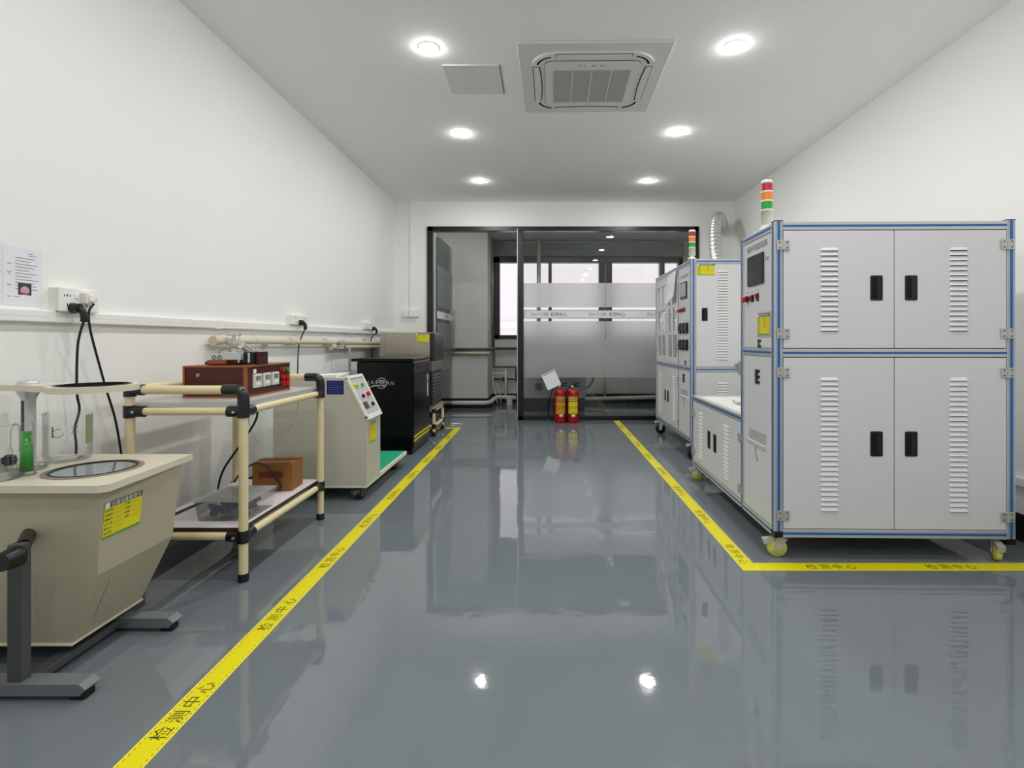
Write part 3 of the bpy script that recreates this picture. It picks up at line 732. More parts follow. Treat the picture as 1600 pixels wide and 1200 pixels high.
fC = fmat((.003, 0, 0), 'left')
b = MB(); b.box(.003, .02, p + .002, .417, ZM + p + .002, ZT2 - p - .002, M_panel, .001); b.build('control_panel', B_)
b = MB(); b.box(.003, .02, p + .002, .417, ZB2 + p + .002, ZM - .002, M_panel, .001); b.build('lower_panel', B_)
touch(B_, fC, -.335, -.13, 1.42, 1.572, M_lscreen)
b = MB(fC); b.text('开关插座寿命试验机', -.225, 1.625, .03, .0008, M_gink, width=.27); b.build('panel_lettering', B_)
controls(B_, fC, -.35, 1.32)
for r_ in (1.155, 1.005):
    for k in range(3):
        b = MB(fC); u = -.34 + k * .105; b.box(u - .035, u + .035, r_ - .047, r_ + .047, 0, .02, M_black, .003)
        for q in range(3): b.box(u - .03 + q * .021, u - .014 + q * .021, r_ - .02, r_ + .02, .02, .026, M_dgray, .002)
        b.build('breaker', B_, 'black breaker block')
b = MB(fC); b.box(-.2, -.185, .825, .865, 0, .006, M_dgray, .001); b.box(-.187, -.17, .83, .84, 0, .006, M_black); b.box(-.187, -.17, .85, .86, 0, .006, M_black); b.build('latch', B_)
eplate(B_, fC, -.235, .705); paper_slot(B_, fC, -.34, -.12, .545)
MB().quad([(p, Db - .018, ZM + p), (Wb - p, Db - .018, ZM + p), (Wb - p, Db - .018, ZT2 - p), (p, Db - .018, ZT2 - p)], M_glass).build('rear_window', B_, 'clear rear pane'); MB().box(Wb - .02, Wb - .015, p, Db - p, ZM + p, ZT2 - p, M_glass).build('added_side_pane', B_, 'added clear pane on the unseen side, lightens the interior')  # unseen right side glazed as an addition, so the interior looks lighter
# windowed upper doors
cols = ((.435, .90, ((.50, .64), (.68, .82))), (.903, Db - p - .003, ((.955, 1.107), (1.15, 1.294))))
rows = ((.88, 1.10), (1.135, 1.36), (1.396, 1.62))
for (y0, y1, cs) in cols:
    zs0, zs1 = ZM + p + .003, ZT2 - p - .003
    b = MB(); x0, x1 = .003, .02
    ys = [y0] + [v for c in cs for v in c] + [y1]
    for i in range(0, 6, 2): b.box(x0, x1, ys[i], ys[i + 1], zs0, zs1, M_panel, .001)
    zr = [zs0] + [v for r_ in rows for v in r_] + [zs1]
    for c in cs:
        for i in range(0, 8, 2): b.box(x0, x1, c[0], c[1], zr[i], zr[i + 1], M_panel)
    d = b.build('door', B_)
    b = MB(); b.quad([(.012, y0 + .03, .86), (.012, y1 - .03, .86), (.012, y1 - .03, 1.64), (.012, y0 + .03, 1.64)], M_glass); b.build('window_pane', d)
    hy = .87 if y0 < .5 else .935
    b = MB(fC); b.tube([(-hy, 1.32, 0), (-hy, 1.315, .03), (-hy, 1.15, .03), (-hy, 1.145, 0)], .006, M_white, 10, 4); b.build('handle', d, 'white bow handle')
    for z in (1.60, .95): mkhinge(d, -(y0 if y0 < .5 else y1), z, fmat((-.0002, 0, 0), 'left'), .04, .05)
for (y0, y1, hy, ly) in ((.435, .90, .84, .60), (.903, Db - p - .003, .955, 1.19)):
    b = MB(); b.box(.003, .022, y0, y1, ZB2 + p + .003, ZM - .003, M_panel, .0015); b.M = fC
    b.louvers(-ly - .045, -ly + .045, .265, .70, 18, M_slat, M_slot)
    d = b.build('lower_door', B_); mkhandle(d, -hy, .475, fC, .055, .115)
    for z in (.68, .27): mkhinge(d, -(y0 if y0 < .5 else y1), z, fmat((-.0002, 0, 0), 'left'), .04, .045)
# pale interior things seen through the little windows
b = MB(); b.box(.1, .9, .45, 1.35, .83, .86, M_zinc); 
for k in range(5): b.cyl((.2, .55 + k * .18, .86), (.2, .55 + k * .18, 1.35), .018, m=M_zinc, seg=12)
b.box(.15, .26, .5, 1.32, 1.35, 1.40, M_alu, .004); b.build('inner_fixture', B_, 'metal fixture behind the windows')
tower(B_, .0225, .05, ZT2 + .002)
for (x, y) in ((.06, .06), (Wb - .06, .06), (.06, Db - .06), (Wb - .06, Db - .06)):
    caster(B_, x, y, ZB2, .055, M_black, brake=True, forkm=M_zinc, yaw=R(-20))
# papers hung on its side
def sheet(u0, u1, z0, z1, n, tilt, name='hanging_sheet'):
    b = MB(Matrix.Translation((1.27, 4.46, 0)) @ fmat((0, 0, 0), 'left')); N = 6
    for i in range(N):
        a, c = i / N, (i + 1) / N; f1 = lambda t: n + .012 * math.sin(t * 3) * (1 - t) + .03 * t * t
        b.hexa([(u0 + tilt * (1 - 0) * (a), z1 + (z0 - z1) * a, f1(a)), (u1 + tilt * a, z1 + (z0 - z1) * a, f1(a)), (u1 + tilt * c, z1 + (z0 - z1) * c, f1(c)), (u0 + tilt * c, z1 + (z0 - z1) * c, f1(c)),
                (u0 + tilt * a, z1 + (z0 - z1) * a, f1(a) + .001), (u1 + tilt * a, z1 + (z0 - z1) * a, f1(a) + .001), (u1 + tilt * c, z1 + (z0 - z1) * c, f1(c) + .001), (u0 + tilt * c, z1 + (z0 - z1) * c, f1(c) + .001)], M_paper)
    return b.build(name)
tag(sheet(-.80, -.59, 1.42, 1.70, .004, -.03), 'white paper sheet hung on the rear cabinet side, the one farther back', 'paper', 'sheets hung on the rear cabinet')
tag(sheet(-.62, -.46, 1.45, 1.71, .010, -.02), 'white paper sheet hung on the rear cabinet side, the one nearer the screen', 'paper', 'sheets hung on the rear cabinet')
# foil duct from its top to the back wall
b = MB(); pts = [(1.97, 5.74, ZT2 + .003), (1.98, 5.95, 2.0), (2.05, 6.2, 2.32), (2.13, 6.38, 2.52), (2.21, 6.53, 2.585), (2.29, 6.66, 2.53), (2.33, YB - .002, 2.50)]
b.tube(pts, lambda t: .067 + .006 * math.sin(t * 2 * math.pi * 38), M_foil, 24, 44)
dct = tag(b.build('foil_duct'), 'ribbed silver exhaust duct rising from the rear cabinet to the back wall', 'duct')
MB().ring((0, 0), .07, .10, 0, .012, M_white).build('wall_collar', dct)
wc = [o for o in dct.children][0]; wc.location = (2.33, YB - .001, 2.50); wc.rotation_euler = (R(90), 0, 0)

# ================================================================ LEFT WALL: trunking, pipes, sockets
b = MB(); b.box(XL, XL + .028, -.5, YB - .02, 1.118, 1.165, M_white, .004); b.box(XL, XL + .03, 5.2, 5.26, 1.114, 1.169, M_white, .004)
b.box(XL, XL + .03, 3.05, 3.11, 1.114, 1.169, M_white, .004); b.box(XL, XL + .0285, -.5, YB - .02, 1.1395, 1.1415, M_offw)
tag(b.build('cable_trunking'), 'long white cable trunking running along the left wall', 'cable trunking')
b = MB(); b.cyl((XL + .045, 3.02, 1.045), (XL + .045, 6.5, 1.005), .020, m=M_bpipe); 
for y in (3.9, 4.9, 5.9): b.cyl((XL + .045, y, 1.045 - .0115 * (y - 3.02)), (XL + .045, y + .06, 1.045 - .0115 * (y - 3.02)), .028, m=M_bpipe)
b.lathe([(0, 0), (.03, 0), (.034, .02), (.034, .06), (.028, .075)], (XL + .045, 2.99, 1.045), M_bpipe) if False else b.cyl((XL + .045, 2.99, 1.045), (XL + .045, 3.07, 1.044), .027, m=M_bpipe)
for y in (3.6, 4.6, 5.6): b.box(XL, XL + .03, y - .012, y + .012, .99, 1.06, M_zinc)
pp = tag(b.build('water_pipe'), 'beige water pipe on the left wall, the longer upper one', 'pipe')
b = MB(); b.cyl((XL + .06, 3.10, 1.035), (XL + .15, 3.10, 1.02), .018, m=M_zinc); b.cyl((XL + .15, 3.085, 1.02), (XL + .15, 3.17, .985), .022, m=M_chrome)
b.cyl((XL + .10, 3.10, 1.02), (XL + .10, 3.10, 1.08), .01, m=M_chrome); b.box(XL + .06, XL + .14, 3.085, 3.115, 1.075, 1.087, M_chrome, .004); b.cyl((XL + .15, 3.17, .985), (XL + .15, 3.2, .965), .016, m=M_black)
b.build('tap', pp, 'chrome tap at the pipe end')
b = MB(); b.cyl((XL + .05, 4.68, .985), (XL + .05, 6.4, .965), .018, m=M_bpipe); b.cyl((XL + .05, 4.64, .985), (XL + .05, 4.72, .985), .027, m=M_bpipe)
for y in (5.1, 6.0): b.box(XL, XL + .035, y - .012, y + .012, .93, .985, M_zinc)
pp2 = tag(b.build('water_pipe'), 'shorter beige pipe below the longer one on the left wall', 'pipe')
b = MB(); b.cyl((XL + .06, 4.76, .985), (XL + .13, 4.76, .985), .018, m=M_chrome); b.cyl((XL + .10, 4.76, .985), (XL + .10, 4.76, 1.03), .01, m=M_chrome); b.box(XL + .07, XL + .13, 4.75, 4.77, 1.028, 1.038, M_zinc, .003)
b.tube([(XL + .13, 4.76, .985), (XL + .165, 4.77, .97), (XL + .17, 4.77, .90), (XL + .165, 4.76, .5), (XL + .16, 4.76, .06)], .012, mat('grey_blue_hose', '9AA0A6', .4), 12)
b.build('tap_hose', pp2, 'tap with a grey hose hanging down')

def socket(y0, y1, z0, z1, label, gangs=2, t=.045):
    fm_ = fmat((XL, 0, 0), 'right'); b = MB(fm_); b.box(y0, y1, z0, z1, 0, t - .008, M_offw, .002); b.box(y0 - .002, y1 + .002, z0 - .002, z1 + .002, t - .008, t, M_white, .004)
    r = tag(b.build('wall_socket'), label, 'socket', 'sockets on the left wall')
    w_ = (y1 - y0) / gangs
    for g in range(gangs):
        b = MB(fm_); c = y0 + w_ * (g + .5); zc = (z0 + z1) / 2
        for q in (-.012, .0, .012):
            b.box(c + q - .002, c + q + .002, zc - .024 - abs(q) * .3, zc - .015, t, t + .0006, M_ink)
            b.box(c + q - .002 - .012, c + q + .002 - .012, zc + .012, zc + .022 - abs(q) * .2, t, t + .0006, M_ink)
        b.build('socket_holes', r)
        MB(fm_).box(c + .02, c + .036, zc + .006, zc + .026, t, t + .005, M_white, .002).build('switch', r)
    return r
socket(2.045, 2.222, 1.165, 1.258, 'large double wall socket with two plugs on the left wall, nearest the viewer')
socket(3.94, 4.22, 1.168, 1.240, 'wall socket above the trunking, the middle one of the left wall')
socket(5.55, 5.88, 1.166, 1.235, 'wall socket farthest along the left wall, above the black machine')
def plug(y, z, n, label, pts, r=.0045, white=False, br=.004):
    m = M_offw if white else M_black
    b = MB(); x = XL + n
    if white: b.box(x, x + .028, y - .022, y + .022, z - .024, z + .024, m, .005); b.box(x + .028, x + .034, y - .012, y + .012, z - .014, z + .014, M_white, .003)
    else:
        b.cyl((x, y, z), (x + .03, y, z), .022, .018, m=m); b.tube([(x + .02, y, z + .002), (x + .035, y + .004, z - .008), (x + .04, y + .008, z - .035), (x + .038, y + .008, z - .055)], .0125, m, 14)
    t = tag(b.build('power_plug'), label, 'plug')
    b = MB(); b.tube(pts, r, M_cable, 10, 8); b.build('cord', t, 'black cord')
    return t
def LW(px, py, dx=.045):        # point dx in front of the left wall, on a measured sight line
    d = (XL + dx) * F / (px - VX); return (XL + dx, d, H + (VY - py) / F * d)
plug(2.10, 1.178, .045, 'round black plug in the nearest double socket, its cord hanging down', [(XL + .083, 2.108, 1.125), LW(121.5, 540, .07), LW(120, 610, .06), LW(124, 640, .06), LW(117, 670, .06), LW(119, 700, .06), LW(116, 760, .05), LW(120, 900, .05)])
plug(2.155, 1.222, .045, 'white square plug with black cord in the nearest double socket', [(XL + .075, 2.165, 1.2), LW(139, 487, .07), LW(140, 510, .07), LW(147, 540, .06), LW(165, 605, .05), LW(180, 655, .05), LW(190, 712, .05), LW(200, 780, .05), LW(212, 870, .04)], white=True)
plug(4.06, 1.185, .045, 'black plug in the middle socket of the left wall', [(XL + .083, 4.07, 1.14), LW(467, 540), LW(465, 585), LW(463, 640), LW(462, 700)], r=.005)
plug(5.80, 1.175, .045, 'black plug in the farthest socket of the left wall', [(XL + .083, 5.81, 1.13), LW(580, 530), LW(582, 556), LW(583, 600), LW(583, 640)], r=.006)
# back-wall conduit with box
fb_ = fmat((0, YB, 0), 'front'); b = MB(fb_); b.box(P(641), P(646), zz(484), ZC, 0, .02, M_white, .002); b.build('x') if False else None
cdt = tag(b.build('wall_conduit'), 'slim white vertical conduit with a switch box left of the glass partition', 'conduit')
MB(fb_).box(P(632), P(655), zz(495), zz(484), 0, .05, M_white, .004).build('switch_box', cdt)
MB(fb_).box(P(640), P(640.5), zz(494), zz(486), .05, .0505, M_gink).build('seam', cdt)
# instruction sheets on the left wall
def poster(y0, y1, z0, z1, label, pics, lines):
    fm_ = fmat((XL, 0, 0), 'right'); b = MB(fm_); b.box(y0, y1, z0, z1, .0005, .0018, M_paper)
    r = tag(b.build('instruction_sheet'), label, 'poster', 'sheets taped on the left wall'); b = MB(fm_)
    for (a, c, z) in lines: b.box(a, c, z - .0011, z + .0011, .0018, .0021, M_gink)
    b.build('printed_text', r)
    for (a, c, za, zb) in pics:
        b = MB(fm_); b.box(a, c, za, zb, .0018, .0022, M_dphoto)
        if c - a > .03:
            b.M = fm_ @ Matrix.Translation(((a + c) / 2, (za + zb) / 2 - .006, .0022)); b.lathe([(0, .0006), (.013, .0004), (.017, 0)], (0, 0, 0), M_pinkph); b.box(-.013, .013, -.013, -.009, .0006, .0009, M_gl_red)
        b.build('photo', r)
    return r
ln = []
for i in range(11):
    z = 1.355 - i * .0115; ln.append((1.915, 1.915 + (.075, .06, .085, .07, .05, .08, .06, .09, .07, .08, .085)[i], z))
ln += [(1.885, 1.90, 1.33), (1.885, 1.902, 1.30), (1.888, 1.899, 1.293), (1.885, 1.90, 1.252), (1.965, 1.98, 1.375), (1.965, 1.995, 1.367), (1.885, 1.90, 1.21), (1.91, 1.93, 1.21)]
poster(1.872, 2.018, 1.178, 1.395, 'printed instruction sheet with a pink photo on the left wall beside the socket', [(1.925, 1.975, 1.218, 1.262)], ln)
poster(1.60, 1.868, 1.178, 1.41, 'printed sheet at the left edge of the picture, beside the pink-photo sheet', [(1.83, 1.858, 1.235, 1.265)], [(1.80, 1.862, 1.38 - .012 * i) for i in range(8)])

# ================================================================ PIPE-FRAME TABLE
T_ = thing('pipe_frame_table', 'cream pipe and black joint workbench with two shelves against the left wall', 'table', (0, 0, 0))
TX0, TX1, TY0, TY1, rp = -1.80, -1.306, 2.26, 3.04, .019
zs_, zl_, zr_ = .738, .195, .832
for (x, y) in ((TX0, TY0), (TX1, TY0), (TX0, TY1), (TX1, TY1)):
    b = MB(); top = zr_ - .035 if True else 0
    b.cyl((x, y, .03), (x, y, top), rp, m=M_pipe)
    L = b.build('leg', T_); MB().cyl((x, y, 0), (x, y, .035), rp + .003, m=M_joint).build('foot_cap', L)
for z in (zs_, zl_):
    for y in (TY0, TY1): MB().cyl((TX0, y, z), (TX1, y, z), rp - .002, m=M_pipe).build('crossbar', T_)
    for x in (TX0, TX1): MB().cyl((x, TY0, z), (x, TY1, z), rp - .002, m=M_pipe).build('crossbar', T_)
for y in (TY0, TY1): MB().cyl((TX0 + .0, y, zr_), (TX1 - .03, y, zr_), rp, m=M_pipe).build('guard_rail', T_)
MB().cyl((TX0, TY0, zr_), (TX0, TY1, zr_), rp, m=M_pipe).build('guard_rail', T_)
for (x, y) in ((TX0, TY0), (TX1, TY0), (TX0, TY1), (TX1, TY1)):
    sx = 1 if x == TX0 else -1; sy = 1 if y == TY0 else -1
    for z in (zs_, zl_):
        b = MB(); b.cyl((x, y, z - .026), (x, y, z + .026), rp + .006, m=M_joint); b.cyl((x, y, z), (x + sx * .065, y, z), rp + .005, m=M_joint); b.cyl((x, y, z), (x, y + sy * .065, z), rp + .005, m=M_joint)
        for q in (.03,): b.cyl((x + sx * q, y - sy * .028, z), (x + sx * q, y - sy * .022, z), .006, m=M_zinc, seg=8)
        b.build('joint', T_)
for (x, y) in ((TX1, TY0), (TX1, TY1)):
    b = MB(); b.tube([(x, y, zs_ + .02), (x, y, zr_ - .04), (x - .006, y, zr_ - .016), (x - .022, y, zr_ - .002), (x - .05, y, zr_), (x - .085, y, zr_)], rp + .005, M_joint, 18, 5); b.build('elbow_joint', T_)
for y in (TY0, TY1):
    b = MB(); b.cyl((TX0, y, zr_ - .03), (TX0, y, zr_ + .022), rp + .005, m=M_joint); b.cyl((TX0, y, zr_), (TX0 + .06, y, zr_), rp + .005, m=M_joint); b.build('elbow_joint', T_)
b = MB(); b.box(TX0 + .02, TX1 - .015, TY0 + .01, TY1 - .0, zs_ + .019, zs_ + .037, M_boardtop, .002)
b.box(TX0 + .02, TX1 - .013, TY0 + .006, TY0 + .01, zs_ + .018, zs_ + .037, M_alu); b.box(TX1 - .015, TX1 - .011, TY0 + .006, TY1, zs_ + .018, zs_ + .037, M_alu); b.build('tabletop', T_, 'grey top board with metal edge')
b = MB(); b.box(TX0 + .02, TX1 - .013, TY0 + .004, TY1 + .005, zl_ + .019, zl_ + .035, M_boardedge, .001); b.box(TX0 + .02, TX1 - .013, TY0 + .004, TY1 + .005, zl_ + .035, zl_ + .037, M_boardpink)
b.build('lower_shelf', T_, 'pale lower shelf with brown edge')
ZTT, ZLS = zs_ + .037, zl_ + .037

# control box of red-brown laminate
K = thing('control_box', 'dark red-brown wooden control box with meters and buttons on the pipe-frame table', 'control box', (0, 0, 0))
kx0, kx1, ky0, ky1, kz0, kz1 = -1.703, -1.405, 2.45, 2.877, ZTT, ZTT + .152
b = MB(); e = .008
b.box(kx0 + e, kx1 - .004, ky0 + .006, ky1 - e, kz0 + e, kz1 - e, M_wood)
b.build('body', K)
b = MB()
b.box(kx0, kx1 + .003, ky0, ky1, kz0, kz0 + e, M_woodedge, .001); b.box(kx0, kx1 + .003, ky0, ky1, kz1 - e, kz1, M_woodedge, .001)
b.box(kx0, kx0 + e, ky0, ky0 + .014, kz0 + e, kz1 - e, M_woodedge); b.box(kx1 - .012, kx1, ky0, ky0 + .016, kz0 + e, kz1 - e, M_woodedge); b.box(kx1 - .01, kx1, ky1 - .01, ky1, kz0 + e, kz1 - e, M_woodedge)
b.build('edge_frame', K, 'orange-brown edging boards')
MB(fmat((0, ky0 + .006, 0), 'front')).cyl((-1.633, kz0 + .108, 0), (-1.633, kz0 + .108, .004), .009, m=M_brass).build('brass_screw', K, 'round brass cap')
fK = fmat((kx1 - .004, 0, 0), 'right')
for k, y in enumerate((2.545, 2.63, 2.715)):
    b = MB(fK); b.box(y - .032, y + .032, kz0 + .042, kz0 + .108, 0, .012, M_offw, .002); b.box(y - .026, y + .026, kz0 + .048, kz0 + .102, .012, .013, mat('meter_face', 'C9C4B6', .4)); b.box(y - .02, y + .018, kz0 + .078, kz0 + .096, .013, .0136, M_lgray); b.box(y - .02, y + .02, kz0 + .054, kz0 + .068, .013, .0136, M_white)
    b.text('888' if k != 2 else 'A V', y, kz0 + .087, .012, .0142, M_paper); b.build('meter', K, 'white panel meter')
MB(fK).box(2.52, 2.545, kz0 + .112, kz0 + .132, 0, .002, M_white).build('small_tag', K)
for (y, z, m) in ((2.785, .115, M_redb), (2.835, .115, M_gl_grn), (2.79, .075, M_redb), (2.83, .075, M_redb), (2.79, .042, M_redb), (2.83, .042, M_redb)):
    b = MB(fK); b.cyl((y, kz0 + z, 0), (y, kz0 + z, .006), .015, m=M_dgray, seg=16); b.cyl((y, kz0 + z, .006), (y, kz0 + z, .018), .0125, m=m, seg=16); b.build('push_button', K, 'green button' if m is M_gl_grn else 'red button')
# apparatus on the box
Q = thing('motor_rig', 'small aluminium rig with black motor on the red-brown control box', 'apparatus', (0, 0, 0))
qz = kz1
b = MB(); b.box(-1.64, -1.50, 2.53, 2.74, qz, qz + .006, M_wood, .001); b.box(-1.62, -1.53, 2.50, 2.66, qz + .006, qz + .026, M_woodedge, .002); b.build('base_block', Q, 'wooden base block')
b = MB(); b.box(-1.605, -1.46, 2.50, 2.58, qz + .026, qz + .053, M_alu, .002); b.box(-1.56, -1.46, 2.515, 2.565, qz + .053, qz + .062, M_alu, .002)
b.build('profile_bar', Q, 'aluminium profile bar')
for x in (-1.585, -1.558):
    b = MB(fmat((x, 2.50, qz + .039), 'front')); b.ring((0, 0), .006, .010, 0, .0015, M_dgray, 20); b.build('round_bore', Q)
b = MB(); b.box(-1.50, -1.415, 2.53, 2.61, qz + .004, qz + .065, M_black, .008)
for x in (-1.483, -1.434): b.cyl((x, 2.528, qz + .012), (x, 2.528, qz + .06), .006, m=M_chrome)
b.box(-1.42, -1.40, 2.55, 2.64, qz, qz + .064, mat('maroon_plate', '3B0F14', .3), .002); b.build('motor', Q, 'black motor with chrome rods')
b = MB(); b.tube([(-1.505, 2.55, qz + .06), (-1.503, 2.55, qz + .10), (-1.497, 2.56, qz + .145)], .0012, mat('copper_wire', 'B0603A', .4), 6)
b.tube([(-1.44, 2.6, qz + .06), (-1.44, 2.6, qz + .10), (-1.432, 2.6, qz + .125), (-1.45, 2.6, qz + .145), (-1.47, 2.6, qz + .15)], .0012, M_zinc, 6)
b.tube([(-1.55, 2.55, qz + .06), (-1.53, 2.55, qz + .085), (-1.50, 2.55, qz + .082), (-1.46, 2.56, qz + .062)], .0016, M_dred, 6)
b.tube([(-1.52, 2.54, qz + .05), (-1.54, 2.54, qz + .078), (-1.585, 2.55, qz + .07), (-1.60, 2.56, qz + .05)], .0016, M_cable, 6); b.build('wires', Q, 'thin upright wires')
b = MB(); b.tube([(-1.69, 2.60, qz + .006), (-1.67, 2.58, qz + .012), (-1.63, 2.56, qz + .012), (-1.60, 2.55, qz + .02), (-1.595, 2.53, qz + .04)], .006, mat('dark_blue_grey_cable', '2B2F3A', .5), 10)
b.tube([(-1.66, 2.62, qz + .006), (-1.645, 2.6, qz + .02), (-1.61, 2.58, qz + .022), (-1.6, 2.6, qz + .006)], .008, mat('dark_blue_grey_cable', '2B2F3A', .5), 10); b.build('cable', Q, 'dark cable coil')

# carton on the lower shelf
c_ = thing('cardboard_box', 'brown cardboard carton on the lower shelf of the pipe-frame table', 'box', (-1.468, 2.87, ZLS), R(4))
b = MB(); b.box(-.105, .105, -.07, .08, 0, .15, M_card, .003); b.build('body', c_)
b = MB(); b.hexa([(-.106, -.071, .150), (.106, -.071, .150), (.106, .0, .152), (-.106, .0, .152), (-.106, -.071, .153), (.106, -.071, .153), (.106, .0, .156), (-.106, .0, .156)], M_card)
b.hexa([(-.104, .07, .150), (.105, .07, .150), (.105, .0, .158), (-.104, .0, .156), (-.104, .073, .152), (.105, .073, .153), (.105, .0, .161), (-.104, .0, .159)], M_card); b.build('flap', c_)
b = MB(fmat((0, -.0705, 0), 'front')); b.prism([(-.06 + .012 * math.cos(R(a)) - .0, .09 + .018 * math.sin(R(a))) for a in range(90, 271, 20)] + [(.045 + .012 * math.cos(R(a)), .09 + .018 * math.sin(R(a))) for a in range(-90, 91, 20)], 0, .0006, 'xy', mat('dark_red_print', '6E2A1C', .7)); b.build('printed_mark', c_, 'dark red printed oval')
# clear plastic box full of coils
c_ = thing('storage_box', 'clear plastic lidded box of metal springs on the lower shelf', 'storage box', (-1.445, 2.45, ZLS), 0)
b = MB(); t_ = .003
a0, a1 = (.112, .112), (.125, .125)
def wallq(x0, y0, x1, y1, X0_, Y0_, X1_, Y1_): b.quad([(x0, y0, .004), (x1, y1, .004), (X1_, Y1_, .088), (X0_, Y0_, .088)], M_clearp)
q0, q1 = .110, .122
wallq(-q0, -q0, q0, -q0, -q1, -q1, q1, -q1); wallq(q0, -q0, q0, q0, q1, -q1, q1, q1); wallq(q0, q0, -q0, q0, q1, q1, -q1, q1); wallq(-q0, q0, -q0, -q0, -q1, q1, -q1, -q1)
b.box(-q0, q0, -q0, q0, .001, .004, M_clearp); b.build('body', c_)
b = MB(); b.box(-.126, .126, -.126, .126, .088, .097, M_clearlid, .004); b.box(-.10, .10, -.10, .10, .097, .099, M_clearlid, .001); b.build('lid', c_)
b = MB()
for i in range(60):
    cx, cy, cz = random.uniform(-.09, .09), random.uniform(-.095, .085), random.uniform(.016, .058 if i % 3 else .076); a = random.uniform(0, 6.3); tl = random.uniform(-.6, .6)
    ax = Vector((math.cos(a) * math.cos(tl), math.sin(a) * math.cos(tl), math.sin(tl))); u = ax.orthogonal().normalized(); v = ax.cross(u); pts = []
    L = random.uniform(.02, .036); rr = random.uniform(.007, .012)
    for k in range(22): th = k * 1.3; q = Vector((cx, cy, cz)) + ax * (L * (k / 21 - .5)) + rr * (u * math.cos(th) + v * math.sin(th)); q.z = max(q.z, .008); pts.append(q)
    b.tube(pts, .002, M_spring, 5, 1)
o = b.build('metal_springs'); o.location = (-1.445, 2.45, ZLS); o['kind'] = 'stuff'; tag(o, 'heap of small metal springs inside the clear plastic box', 'springs')
# cables around the table
b = MB(); b.tube([(-1.62, 2.9, zs_ - .0), (-1.60, 2.9, .62), (-1.66, 2.85, .48), (-1.72, 2.8, .36), (-1.74, 2.78, .27), (-1.70, 2.72, .245)], .006, M_cable, 10)
tag(b.build('black_cable'), 'black cable hanging below the tabletop to the lower shelf', 'cable')
b = MB(); b.tube([(-1.56, 2.62, ZLS + .1), (-1.55, 2.66, .37), (-1.52, 2.72, .40), (-1.49, 2.768, .385), (-1.455, 2.782, .34), (-1.43, 2.785, .30), (-1.41, 2.787, .27), (-1.415, 2.78, .24)], .005, M_cable, 10)
tag(b.build('black_cable'), 'black cable looping over the front of the brown carton', 'cable')
b = MB(); b.tube([(-1.42, 3.0, zs_ - .02), (-1.425, 3.0, .60), (-1.47, 2.99, .49), (-1.55, 2.98, .43), (-1.63, 2.98, .46), (-1.68, 2.98, .54), (-1.69, 2.98, .62), (-1.67, 2.99, zs_ - .02)], .0032, M_wire, 8)
tag(b.build('white_wire_loop'), 'thin white wire hanging in a loop below the tabletop', 'wire')
b = MB(); b.tube([(-1.72, 2.35, ZLS + .006), (-1.68, 2.5, ZLS + .02), (-1.62, 2.66, ZLS + .035), (-1.60, 2.72, ZLS + .03), (-1.64, 2.8, ZLS + .02), (-1.73, 2.75, ZLS + .006)], .006, M_cable, 10)
b.tube([(-1.62, 2.70, ZLS + .004), (-1.58, 2.74, ZLS + .03), (-1.54, 2.72, ZLS + .004)], .004, M_wire, 8)
tag(b.build('black_cable'), 'loose cable coil behind the clear box on the lower shelf', 'cable')

# ================================================================ CREAM CONSOLE MACHINE
C1 = thing('console_machine', 'cream cabinet with slanted control panel and green platform on black casters', 'machine', (0, 0, 0))
cx0, cx1, cy0, cy1 = -1.76, -1.15, 3.38, 3.66
b = MB(); b.prism([(cx0, .10), (cx1, .10), (cx1, .535), (-1.285, .80), (cx0, .80)], cy0, cy1, 'xz', M_cream); b.build('body', C1)
sl = Vector((cx1 - -1.285, 0, .535 - .80)).normalized(); nrm = Vector((.265, 0, .135)).normalized()
# slanted frame: u = +y, v = up the slope, n = outward
vv = -sl; uu = Vector((0, 1, 0)); Fm = fmat((cx1, cy0, .535), (tuple(uu), tuple(vv), tuple(uu.cross(vv))))
Ls = math.hypot(.135, .265)
b = MB(Fm); b.box(-.006, .286, -.012, .02, -.006, .012, M_creamtrim, .003); b.box(-.006, .286, Ls - .012, Ls + .01, -.006, .012, M_creamtrim, .003); b.box(-.006, .018, 0, Ls, -.006, .012, M_creamtrim, .003); b.box(.262, .286, 0, Ls, -.006, .012, M_creamtrim, .003); b.build('panel_surround', C1, 'pale raised panel surround')
b = MB(Fm); b.box(.018, .262, .02, Ls - .012, 0, .003, mat('panel_silver', 'C9CACC', .35, metal=.3), .001); cp = b.build('control_panel', C1, 'silver control panel')
def Fn(u, v, r, m, h=.014, nm='knob'): 
    b = MB(Fm); b.cyl((u, v, .003), (u, v, .006), r * 1.35, m=M_white); b.cyl((u, v, .006), (u, v, .006 + h), r, r * .85, m=m); b.build(nm, cp)
Fn(.18, .225, .014, M_gl_grn, nm='green_button'); Fn(.20, .155, .018, M_redb, .02, nm='red_button'); Fn(.10, .15, .014, M_black, nm='black_knob'); Fn(.20, .08, .016, M_black, nm='black_knob')
b = MB(Fm); b.box(.05, .11, .215, .25, .003, .010, M_yel, .002); b.box(.056, .104, .22, .236, .010, .011, M_grn); b.build('counter', cp, 'yellow and green counter')
b = MB(Fm); b.box(.06, .13, .06, .11, .003, .008, M_lgray, .002); b.box(.068, .09, .065, .105, .008, .010, M_black); b.build('switch', cp)
b = MB(); pass
b = MB(fmat((cx1, cy0, 0), 'right')); asset_label(b, .045, .365, .14, .14, .0012); b.build('record_card', C1, 'yellow record card')
b = MB(fmat((0, cy0, 0), 'front')); b.box(-1.41, -1.30, .695, .785, 0, .002, M_navy, .0005)
for i in range(5): b.box(-1.40, -1.31 - .02 * (i % 2), .77 - i * .015 - .001, .77 - i * .015 + .0006, .002, .0022, mat('pale_blue_ink', '7F8CC8', .5))
